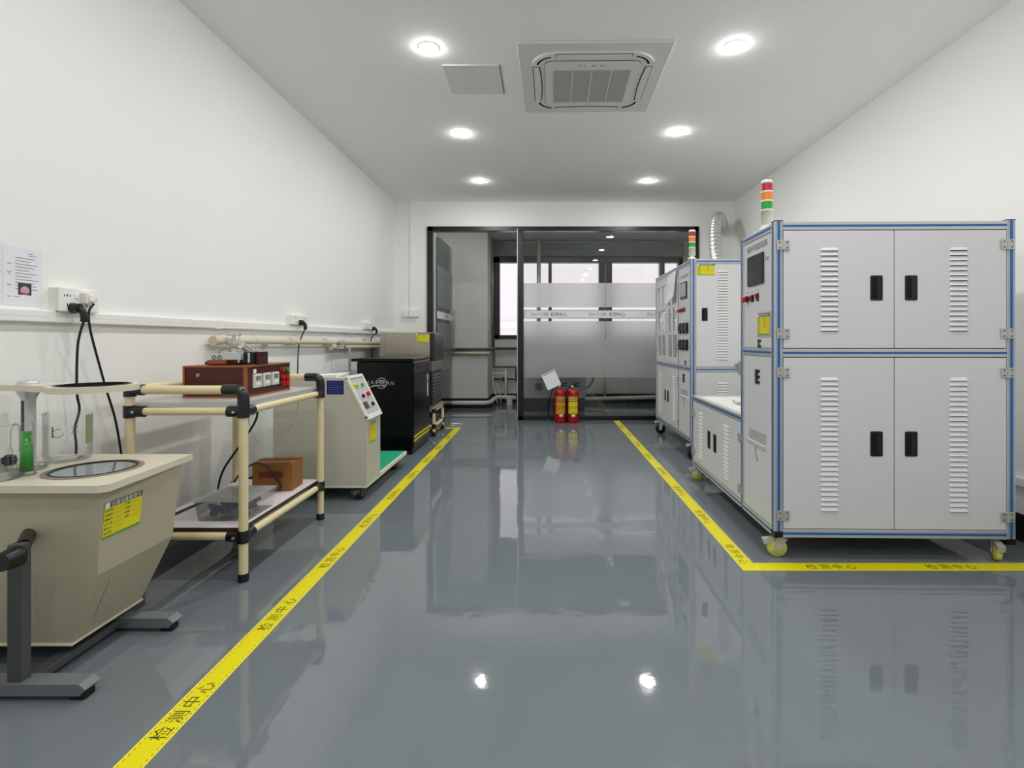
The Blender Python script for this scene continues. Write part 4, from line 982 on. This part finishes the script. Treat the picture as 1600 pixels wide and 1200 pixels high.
b.build('name_plate', C1, 'navy blue name plate')
b = MB(); b.box(cx0, cx1, cy1, 4.37, .085, .115, M_creamtrim, .003); b.build('platform', C1)
MB().box(cx0 + .02, cx1 - .012, cy1, 4.355, .115, .119, M_greenmat).build('platform_mat', C1, 'green rubber mat')
MB().box(cx0, cx1, cy0, cy1, .085, .10, M_creamtrim, .002).build('base_plate', C1)
b = MB(); b.cyl((cx1 - .02, cy1, .54), (cx1 - .02, cy1 + .02, .54), .012, m=M_zinc); b.box(-1.3, -1.27, 3.70, 3.76, .119, .14, M_zinc, .003); b.build('hardware', C1)
for (x, y) in ((-1.20, 3.44), (-1.70, 3.44), (-1.20, 4.22), (-1.70, 4.22)): caster(C1, x, y, .086, .034, M_black, brake=True, forkm=M_dgray, yaw=R(60))
b = MB(); b.box(-1.70, -1.36, 3.42, 3.62, 0, .003, M_paper); b.hexa([(-1.66, 3.41, .003), (-1.36, 3.41, .003), (-1.36, 3.60, .003), (-1.66, 3.60, .003), (-1.66, 3.41, .005), (-1.36, 3.41, .022), (-1.34, 3.60, .026), (-1.66, 3.60, .005)], M_paper)
o = b.build('paper_stack'); o.location = (0, 0, .80); tag(o, 'open white papers lying on the cream console machine', 'papers')

# ================================================================ BLACK MACHINE
K2 = thing('black_machine', 'glossy black floor-standing machine with a silver globe emblem and yellow base stripes', 'machine', (0, 0, 0))
bx0, bx1, by0, by1 = -1.70, -1.19, 4.73, 5.43
b = MB(); b.box(bx0, bx1, by0, by1, .03, .85, M_blackmet, .006); b.build('body', K2)
MB().box(bx0 + .02, bx1 - .015, by0 + .015, by1 - .015, 0, .04, M_black).build('plinth', K2)
b = MB(); b.box(bx0 - .05, bx1 + .006, by0 - .012, by1 + .006, .852, .880, M_blackmet, .006); b.build('lid', K2)
fX = fmat((bx1, by0, 0), 'right')
b = MB(fX); b.box(.02, .68, .06, .76, 0, .006, M_blackmet, .004); d = b.build('front_door', K2)
b = MB(fX); b.box(.02, .68, .77, .84, 0, .006, M_blackmet, .003); b.box(.25, .50, .745, .765, .003, .010, M_black, .003); b.build('handle_recess', K2)
b = MB(fX)
b.box(.022, .678, .150, .166, .006, .0068, M_yel); b.box(.022, .678, .115, .131, .006, .0068, M_yel); b.box(.022, .678, .1405, .1425, .006, .0068, M_dred)
b.build('yellow_stripes', d, 'yellow stripes')
b = MB(fX); b.box(.56, .60, .48, .70, .006, .008, M_white, .001); b.box(.56, .60, .62, .645, .008, .0086, M_blue); b.build('white_strip', d, 'white vertical strip label')
b = MB(fX); b.cyl((.03, .79, .006), (.03, .79, .012), .008, m=M_chrome); b.build('lock', K2)
# emblem: globe and arched lettering
fE = fmat((0, by0 - .001, 0), 'front'); b = MB(fE); gu, gv = -1.475, .655; mg = mat('silver_print', 'B9BBBC', .3, metal=.5)
b.ring((gu, gv), .044, .050, 0, .0012, mg, 40, -150, 190)
b.ring((gu, gv - .008), .0, .040, 0, .0008, mat('silver_print_dark', '77797C', .4), 40, 20, 160)
b.ring((gu - .02, gv - .25), .225, .236, .0012, .002, mg, 30, 75, 112)
for i, ch in enumerate('EASTERN'):
    a = R(24 * (i - 3) * -.55); b.text(ch, gu - .01 + (i - 3) * .036, gv + .012 - abs(i - 2.2) * .0035, .046, .0024, mg, rot=0)
b.build('emblem', K2, 'silver globe emblem with lettering')

# ================================================================ ICE MAKER on its stand
G = thing('pipe_stand', 'low cream pipe stand behind the black machine, carrying the steel ice maker', 'stand', (0, 0, 0))
sx0, sx1, sy0, sy1, sz = -1.70, -1.192, 5.65, 6.13, .315
for (x, y) in ((sx0, sy0), (sx1, sy0), (sx0, sy1), (sx1, sy1)):
    b = MB(); b.cyl((x, y, .05), (x, y, sz - .03), .0185, m=M_pipe); L = b.build('leg', G); 
    b = MB(); b.cyl((x, y, 0), (x, y, .02), .026, m=M_black); b.cyl((x, y, .02), (x, y, .055), .014, m=M_black); b.build('foot', L)
    for z in (.11, sz - .035): MB().cyl((x, y, z - .024), (x, y, z + .024), .0255, m=M_joint).build('joint', G)
for y in (sy0, sy1):
    for z in (.11, sz - .035): MB().cyl((sx0, y, z), (sx1, y, z), .017, m=M_pipe).build('crossbar', G)
for x in (sx0, sx1):
    for z in (.11, sz - .035): MB().cyl((x, sy0, z), (x, sy1, z), .017, m=M_pipe).build('crossbar', G)
MB().box(sx0 - .02, sx1 + .02, sy0 - .03, sy1 + .03, sz - .018, sz, mat('stand_top_board', 'A39E92', .5), .002).build('top_board', G)
MB().box(sx0 + .03, sx1 - .03, sy0 + .03, sy1 - .03, .127, .137, M_dgray).build('bottom_board', G)
I = thing('ice_maker', 'stainless steel ice maker with dark brown front behind the black machine', 'ice maker', (0, 0, 0))
ix0, ix1, iy0, iy1 = -1.76, -1.225, 5.60, 6.14; iz1 = 1.131
b = MB(); b.box(ix0, ix1, iy0, iy1, sz, iz1, M_steel, .004); b.box(ix0 - .0, ix0 + .05, iy0 - .01, iy1, .85, iz1 - .01, M_steel, .002); b.build('body', I)
fI = fmat((ix1, iy0, 0), 'right')
MB(fI).box(0, .54, .82, 1.125, 0, .05, M_brown, .012).build('hatch', I, 'dark brown hatch')
MB(fI).box(.01, .53, .71, .82, 0, .02, M_steel, .003).build('steel_band', I)
b = MB(fI); b.box(0, .54, sz + .02, .71, 0, .02, M_brown, .003)
for i in range(9): b.hexa([(.03, sz + .05 + i * .036, .02), (.51, sz + .05 + i * .036, .02), (.51, sz + .07 + i * .036, .02), (.03, sz + .07 + i * .036, .02), (.03, sz + .05 + i * .036, .032), (.51, sz + .05 + i * .036, .032), (.51, sz + .07 + i * .036, .022), (.03, sz + .07 + i * .036, .022)], M_brown)
b.build('grille', I, 'dark louvered grille')
b = MB(fmat((0, iy0, 0), 'front')); asset_label(b, -1.372, 1.022, .14, .10, .001); b.build('record_card', I, 'yellow record card')
b = MB(); b.tube([(-1.14, 6.42, .008), (-1.08, 6.44, .008), (-1.0, 6.40, .008)], .008, M_white, 8)
tag(b.build('floor_strip'), 'short white plastic strip lying on the floor beside the small pipe stand', 'strip')

# ================================================================ LIGHT-TABLE INSTRUMENT (front left)
Z = thing('stress_viewer', 'beige tapered light-box instrument with round glass window and ring arm on a grey stand', 'instrument', (0, 0, 0))
ZTb = .60
def body_ring(z, x1, y0, y1): return [(-1.90, y0, z), (x1, y0, z), (x1, y1, z), (-1.90, y1, z)]
r0, r1, r2 = body_ring(.078, -1.508, 1.66, 1.945), body_ring(.305, -1.409, 1.64, 1.972), body_ring(.578, -1.385, 1.63, 1.985)
b = MB(); b.hexa(r0 + r1, M_beige); b.hexa(r1 + r2, M_beige); b.box(-1.90, -1.503, 1.654, 1.951, .072, .080, M_beiget, .002); b.build('body', Z)
b = MB()
b.prism([(-1.93, 1.60), (-1.375, 1.60), (-1.352, 1.618), (-1.382, 2.045), (-1.93, 2.045)], .577, ZTb, 'xy', M_beiget); bt = b.build('top_board', Z, 'pale beige top board')
b = MB(); b.ring((-1.56, 1.805), .122, .138, ZTb, ZTb + .003, mat('taupe_ring', '8D877C', .5), 64); b.ring((-1.56, 1.805), .115, .122, ZTb, ZTb + .005, M_black, 64); b.build('window_ring', Z)
MB().lathe([(0, ZTb + .0015), (.117, ZTb + .0015)], (-1.56, 1.805, 0), M_viewglass, 64).build('viewing_glass', Z, 'round grey viewing glass')
# maintenance panel on the lower sloped right face
n_ = (Vector((-1.409 + 1.508, 0, .227))).normalized(); fQ = fmat((-1.508, 1.66, .078), ((0, 1, 0), (n_.x, 0, n_.z), (n_.z, 0, -n_.x)))
b = MB(fQ)
for (u, v) in ((.05, .06), (.235, .06), (.05, .20), (.235, .20)): b.cyl((u, v, 0), (u, v, .002), .004, m=M_zinc, seg=10)
b.box(.05, .0515, .06, .20, 0, .0006, M_dgray); b.build('service_panel', Z)
n2 = Vector((.024, 0, .273)).normalized(); fU = fmat((-1.409, 1.64, .305), ((0, 1, 0), (n2.x, 0, n2.z), (n2.z, 0, -n2.x)))
b = MB(fU); asset_label(b, .003, .112, .155, .115, .0015); b.build('record_card', Z, 'yellow record card')
# stand
for (y0, y1, tag_) in ((1.505, 1.558, 0), (1.862, 1.912, 1)):
    b = MB(); zt_ = .042
    b.prism([(-1.88, .016), (-1.345, .016), (-1.328, .034), (-1.348, zt_ + .007), (-1.352, zt_ + .008), (-1.88, zt_ + .008)], y0, y1, 'xz', M_graybar)
    f0 = b.build('foot', Z, 'grey sloped foot'); b = MB(); b.box(-1.38, -1.338, y0 + .006, y1 - .006, 0, .018, M_rubber, .003); b.build('rubber_pad', f0); MB().box(-1.87, -1.83, y0 + .006, y1 - .006, 0, .018, M_rubber, .003).build('rubber_pad', f0)
b = MB(); b.box(-1.567, -1.523, 1.515, 1.545, .045, .450, M_dgray, .003); b.build('upright', Z, 'dark grey upright')
b = MB(); b.box(-1.602, -1.545, 1.990, 2.015, .05, .452, M_dgray, .003); b.box(-1.602, -1.545, 1.90, 2.015, .02, .049, M_dgray, .002); b.build('upright', Z)
MB().box(-1.57, -1.52, 1.55, 1.87, .018, .042, M_dgray, .003).build('floor_beam', Z)
b = MB(); b.cyl((-1.522, 1.455, .425), (-1.522, 1.50, .425), .026, .031, m=M_black); b.cyl((-1.525, 1.50, .425), (-1.53, 1.516, .425), .02, m=M_black); b.cyl((-1.548, 1.544, .437), (-1.625, 1.64, .437), .019, m=M_black)
b.build('clamp_knob', Z, 'black clamp knob')
# arm and column
b = MB(); b.lathe([(0, ZTb), (.03, ZTb), (.03, ZTb + .006), (.02, ZTb + .012), (.02, .835), (.022, .845), (.034, .868), (.034, .872)], (-1.835, 1.85, 0), M_alu); b.box(-1.838, -1.832, 1.826, 1.832, .62, .835, M_dgray)
b.lathe([(.03, .893), (.031, .900), (.02, .907), (0, .908)], (-1.835, 1.85, 0), M_alu); b.build('column', Z, 'ribbed aluminium column')
b = MB(); cxr, cyr, rr_ = -1.572, 1.815, .128
out = [(-1.895, 1.82), (-1.895, 1.885), (-1.72, 1.885)] + [(cxr + rr_ * math.cos(R(a)), cyr + rr_ * math.sin(R(a))) for a in range(135, -151, -9)] + [(-1.70, 1.795), (-1.74, 1.80)]
inn = rr_ - .022
# arm plate
b.prism([(-1.885, 1.80), (-1.80, 1.795), (-1.72, 1.76), (-1.685, 1.765), (-1.685, 1.865), (-1.74, 1.89), (-1.885, 1.89)], .872, .893, 'xy', M_beiget)
b.ring((cxr, cyr), inn, rr_, .872, .893, M_beiget, 64); b.build('ring_arm', Z, 'beige ring arm')
b = MB(); b.ring((cxr, cyr), inn - .008, inn, .874, .895, M_black, 64); b.lathe([(0, .884), (inn - .006, .884)], (cxr, cyr, 0), M_darkglass, 64); b.build('polariser_disc', Z, 'dark round glass disc')
# glassware
gl = thing('glass_beaker', 'large clear glass beaker with handwritten marks standing on the beige instrument', 'beaker', (-1.79, 1.955, ZTb))
b = MB(); b.lathe([(0, .002), (.060, .002), (.068, .008), (.071, .02), (.071, .172), (.075, .179)], (0, 0, 0), M_lab, 48); b.build('glass_wall', gl)
b = MB(Matrix.Rotation(R(38), 4, 'Z') @ fmat((0, -.0735, 0), 'front')); b.ring((-.022, .11), .0135, .0155, 0, .001, M_gink, 20, 60, 360); b.box(-.038, -.034, .095, .135, 0, .001, M_gink)
for (x0, z0, x1, z1) in ((.012, .13, .034, .13), (.034, .13, .012, .105), (.016, .118, .036, .108), (.024, .118, .024, .10)): b.tube([(x0, z0, 0), (x1, z1, 0)], .0008, M_gink, 5, 1)
b.build('handwriting', gl, 'grey pen marks')
b = MB()
N = 8
for i in range(N):
    a, c = R(-6 + i * 4.6), R(-6 + (i + 1) * 4.6)
    b.quad([(.0722 * math.cos(a), .0722 * math.sin(a), .06), (.0722 * math.cos(c), .0722 * math.sin(c), .06), (.0722 * math.cos(c), .0722 * math.sin(c), .168), (.0722 * math.cos(a), .0722 * math.sin(a), .168)], mat('olive_label', '8E967A', .5))
b.build('paper_label', gl, 'olive paper label')
g2 = thing('measuring_tube', 'clear glass tube of green liquid standing beside the aluminium column', 'tube', (-1.722, 1.73, ZTb))
b = MB(); b.lathe([(0, .001), (.024, .001), (.024, .005), (.018, .01), (.0185, .16), (.014, .175)], (0, 0, 0), M_lab); b.build('glass_wall', g2)
MB().lathe([(0, .013), (.0172, .013), (.0130, .145), (0, .145)], (0, 0, 0), M_liquid).build('green_liquid', g2, 'bright green liquid')
b = MB(); b.lathe([(0, .001), (.016, .001), (.005, .01), (.005, .07), (.0125, .085), (.0125, .15), (.006, .17), (0, .171)], (-1.765, 1.735, ZTb), M_lab)
b.tube([(-1.79, 1.735, ZTb + .002), (-1.79, 1.735, ZTb + .075), (-1.783, 1.735, ZTb + .088), (-1.775, 1.735, ZTb + .075), (-1.775, 1.735, ZTb + .004)], .003, M_lab, 10)
b.tube([(-1.763, 1.735, ZTb + .165), (-1.80, 1.73, ZTb + .163), (-1.86, 1.72, ZTb + .15), (-1.90, 1.70, ZTb + .13)], .002, M_lab, 8)
tag(b.build('glass_pipette'), 'slender clear glass pipette with bent side tube beside the green tube', 'glassware')
b = MB(); b.lathe([(0, .001), (.062, .001), (.066, .006), (.066, .02), (.064, .02), (.063, .006), (0, .004)], (-1.765, 1.675, ZTb), M_lab, 48)
tag(b.build('glass_dish'), 'shallow clear glass dish on the left edge of the beige instrument', 'glass dish')
b = MB(); b.lathe([(0, .001), (.05, .001), (.054, .005), (.054, .016), (.052, .016), (.051, .005), (0, .003)], (-1.79, 1.80, ZTb), M_lab, 48)
dsh = tag(b.build('glass_dish'), 'second shallow glass dish behind the first one', 'glass dish')
b = MB(); b.box(-1.86, -1.83, 1.745, 1.775, ZTb, ZTb + .03, M_zinc, .003); b.cyl((-1.845, 1.76, ZTb + .03), (-1.845, 1.76, ZTb + .05), .008, m=M_zinc)
for k in range(7):
    a = k * 2 * math.pi / 7; b.cyl((-1.805 + .013 * math.cos(a), 1.745, ZTb + .043 + .013 * math.sin(a)), (-1.805 + .013 * math.cos(a), 1.765, ZTb + .043 + .013 * math.sin(a)), .0065, m=M_black, seg=10)
b.cyl((-1.805, 1.743, ZTb + .043), (-1.805, 1.767, ZTb + .043), .015, m=M_black); b.cyl((-1.805, 1.765, ZTb + .043), (-1.84, 1.765, ZTb + .043), .005, m=M_zinc)
tag(b.build('fluted_valve'), 'small black fluted knob on a metal block beside the glass tubes', 'knob')

# ================================================================ FIRE EXTINGUISHERS
def ext(x, y, label, lcol, yaw, hose):
    t = thing('fire_extinguisher', label, 'fire extinguisher', (x, y, 0), yaw, 'fire extinguishers by the partition')
    b = MB(); b.lathe([(0, .0), (.066, 0), (.073, .008), (.075, .02), (.075, .375), (.072, .395), (.063, .413), (.045, .427), (.024, .434), (.018, .435), (.018, .45), (0, .45)], (0, 0, 0), M_red, 40); b.build('cylinder', t)
    b = MB(); b.cyl((0, 0, .445), (0, 0, .475), .02, m=M_zinc); b.box(-.022, .045, -.016, .016, .455, .492, M_black, .006); b.cyl((.02, -.03, .47), (.02, .03, .47), .016, m=M_black); b.box(-.02, .085, -.014, .014, .458, .474, M_black, .003)
    b.hexa([(-.02, -.012, .480), (.095, -.012, .492), (.095, .012, .492), (-.02, .012, .480), (-.02, -.012, .496), (.095, -.012, .512), (.095, .012, .512), (-.02, .012, .496)], M_black); b.cyl((-.01, -.03, .462), (-.01, -.018, .462), .012, m=M_white); b.build('valve_handle', t, 'black valve handle')
    b = MB(); N = 14
    for i in range(N):
        a, c = R(-138 + i * 100 / N), R(-138 + (i + 1) * 100 / N)
        def band(z0, z1, m, rr=.0757): b.quad([(rr * math.cos(a), rr * math.sin(a), z0), (rr * math.cos(c), rr * math.sin(c), z0), (rr * math.cos(c), rr * math.sin(c), z1), (rr * math.cos(a), rr * math.sin(a), z1)], m)
        band(.115, .335, lcol); band(.30, .312, M_gink, .0761); band(.322, .335, M_ora, .0761); band(.115, .13, M_ora, .0761)
        if i % 3 != 2: band(.265, .285, M_dred if i % 2 else M_lgray, .0761)
        if i % 4 == 1: band(.18, .215, M_dred, .0761)
        if 4 < i < 10: band(.085, .112, M_white, .0761)
    b.build('label_band', t, 'yellow instruction label')
    b = MB(); b.tube(hose, .008, M_black, 10); b.build('hose', t)
    return t
e1 = ext(.212, 6.60, 'left fire extinguisher, orange label, a white card leaning above it', M_ora, R(4), [(-.02, 0, .455), (-.07, -.02, .452), (-.11, -.03, .38), (-.135, -.03, .25), (-.145, -.03, .12), (-.15, -.03, .03)])
e2 = ext(.376, 6.60, 'right fire extinguisher, yellow label, beside the orange-labelled one', M_yel, R(-4), [(-.02, 0, .455), (-.055, -.03, .45), (-.083, -.045, .39), (-.087, -.045, .25), (-.087, -.045, .12), (-.084, -.045, .05)])
MB().cyl((-.15, -.03, 0.0), (-.15, -.03, .05), .012, .008, m=M_blue).build('nozzle', e1, 'blue nozzle')
cc = thing('inspection_card', 'white square card tilted above the left fire extinguisher', 'card', (.10, 6.56, .545), 0)
o = MB().box(-.092, .092, -.002, .002, -.105, .105, M_paper, .0005).build('card', cc); o.rotation_euler = (R(-8), R(-24), 0)
o = MB().box(-.08, .08, -.003, -.0022, .085, .095, M_gink).build('printed_line', cc); o.rotation_euler = (R(-8), R(-24), 0)
o = MB().tube([(.05, 0, -.09), (.09, .02, -.09), (.11, .04, -.08)], .003, M_black, 6).build('tie', cc)

# ================================================================ BAY BEHIND THE GLASS: pipes and equipment
def pipe(nm, label, segs, r, m):
    b = MB()
    for s_ in segs: b.tube(s_, r, m, 12, 1)
    return tag(b.build(nm), label, 'pipe')
pipe('dark_pipe', 'upper dark grey pipe running across the pier behind the door opening', [[(-1.45, 7.96, .905), (-.80, 7.96, .905), (-.80, 8.6, .905), (.6, 8.62, .905)]], .022, M_dpipe)
pipe('dark_pipe', 'second dark pipe just below the upper one on the pier', [[(-1.45, 7.955, .845), (-.82, 7.955, .845)]], .022, M_bpipe)
pipe('riser_pipe', 'vertical red-brown riser pipe beside the far window', [[(-.83, 8.60, .93), (-.83, 8.60, 1.30)]], .018, M_rpipe)
pipe('riser_pipe', 'slim grey riser pipe above the red-brown one beside the far window', [[(-.84, 8.58, 1.30), (-.84, 8.58, 2.68)]], .014, M_zinc)
pipe('dark_pipe', 'middle dark pipe below the far window sill', [[(-.83, 8.62, .905), (-.83, 8.62, .60), (-.48, 8.62, .60), (-.45, 8.62, .60), (-.45, 8.62, .36)]], .017, M_dpipe)
pipe('valve_pipe', 'lowest dark pipe with a valve below the far window', [[(-.83, 8.60, .40), (-.45, 8.60, .40)]], .017, M_dpipe)
b = MB(); b.cyl((-.67, 8.6, .40), (-.60, 8.6, .40), .04, m=M_black); tag(b.build('pipe_valve'), 'black round valve on the lowest pipe', 'valve')
pipe('thin_pipe', 'thin white upright pipe below the far window', [[(-.83, 8.55, .49), (-.62, 8.55, .50)], [(-.62, 8.55, .56), (-.62, 8.55, .10)]], .018, M_pvc)
pipe('drain_pipe', 'white drain pipe low along the pier and far wall', [[(-1.6, 7.93, .085), (-.88, 7.93, .085), (-.82, 8.0, .09), (-.79, 8.45, .10), (-.75, 8.52, .11), (-.45, 8.52, .10)]], .034, M_pvc)
pipe('drain_pipe', 'white drain pipe low on the far wall behind the fire extinguishers', [[(.60, 8.52, .075), (2.3, 8.52, .12)]], .034, M_pvc)
pipe('thin_pipe', 'thin pale upright pipe on the far wall behind the glass joint', [[(1.02, 8.60, .09), (1.02, 8.60, 1.05)]], .02, M_pvc)
b = MB(); b.cyl((-.55, 8.42, .0), (-.55, 8.42, .10), .05, m=M_pvc, r2=.05); tag(b.build('floor_drain'), 'short white capped drain stub on the floor', 'drain')
b = MB(); b.tube([(-.83, 8.45, .45), (-.78, 8.44, .2), (-.74, 8.42, .02)], .008, M_pvc, 8); b.tube([(-.76, 8.45, .35), (-.70, 8.42, .15), (-.69, 8.42, .02)], .006, M_pvc, 8)
tag(b.build('drain_hose'), 'pair of thin pale drain hoses below the far window', 'hose')
pipe('grey_post', 'grey square conduit in front of the far window', [[(-.075, 8.45, 1.0), (-.075, 8.45, 2.69)]], .034, M_zinc)
# washer-like grey machine behind the partition
Wm = thing('grey_appliance', 'grey appliance with a round door behind the lower clear glass', 'appliance', (0, 0, 0))
b = MB(); b.box(-.36, .62, 7.55, 8.05, .20, .62, mat('appliance_grey', 'A9ACAC', .5), .01); b.build('body', Wm)
b = MB(); b.box(-.34, .6, 7.58, 8.03, 0.0, .20, M_blackmet, .004); b.build('base', Wm)
b = MB(fmat((-.065, 7.55, .37), 'front')); b.ring((0, 0), .045, .062, 0, .012, M_dgray, 32); b.lathe([(0, .004), (.045, .004)], (0, 0, 0), M_screen, 32); b.build('round_door', Wm, 'round dark door')
MB(fmat((0, 7.55, 0), 'front')).box(-.11, -.03, .462, .472, 0, .008, M_black).build('handle', Wm)
b = MB(fmat((0, 7.55, 0), 'front'))
for i in range(6): b.box(.28 + i * .04, .30 + i * .04, .545, .575, 0, .01, M_black)
b.box(.26, .52, .53, .59, 0, .004, M_dgray); b.build('switch_row', Wm, 'row of black switches')
b = MB(); b.tube([(.75, 8.0, .75), (.78, 8.0, .5), (.72, 8.0, .35), (.6, 7.9, .3)], .01, M_cable, 8)
tag(b.build('black_cable'), 'black cable hanging behind the glass beside the grey appliance', 'cable')
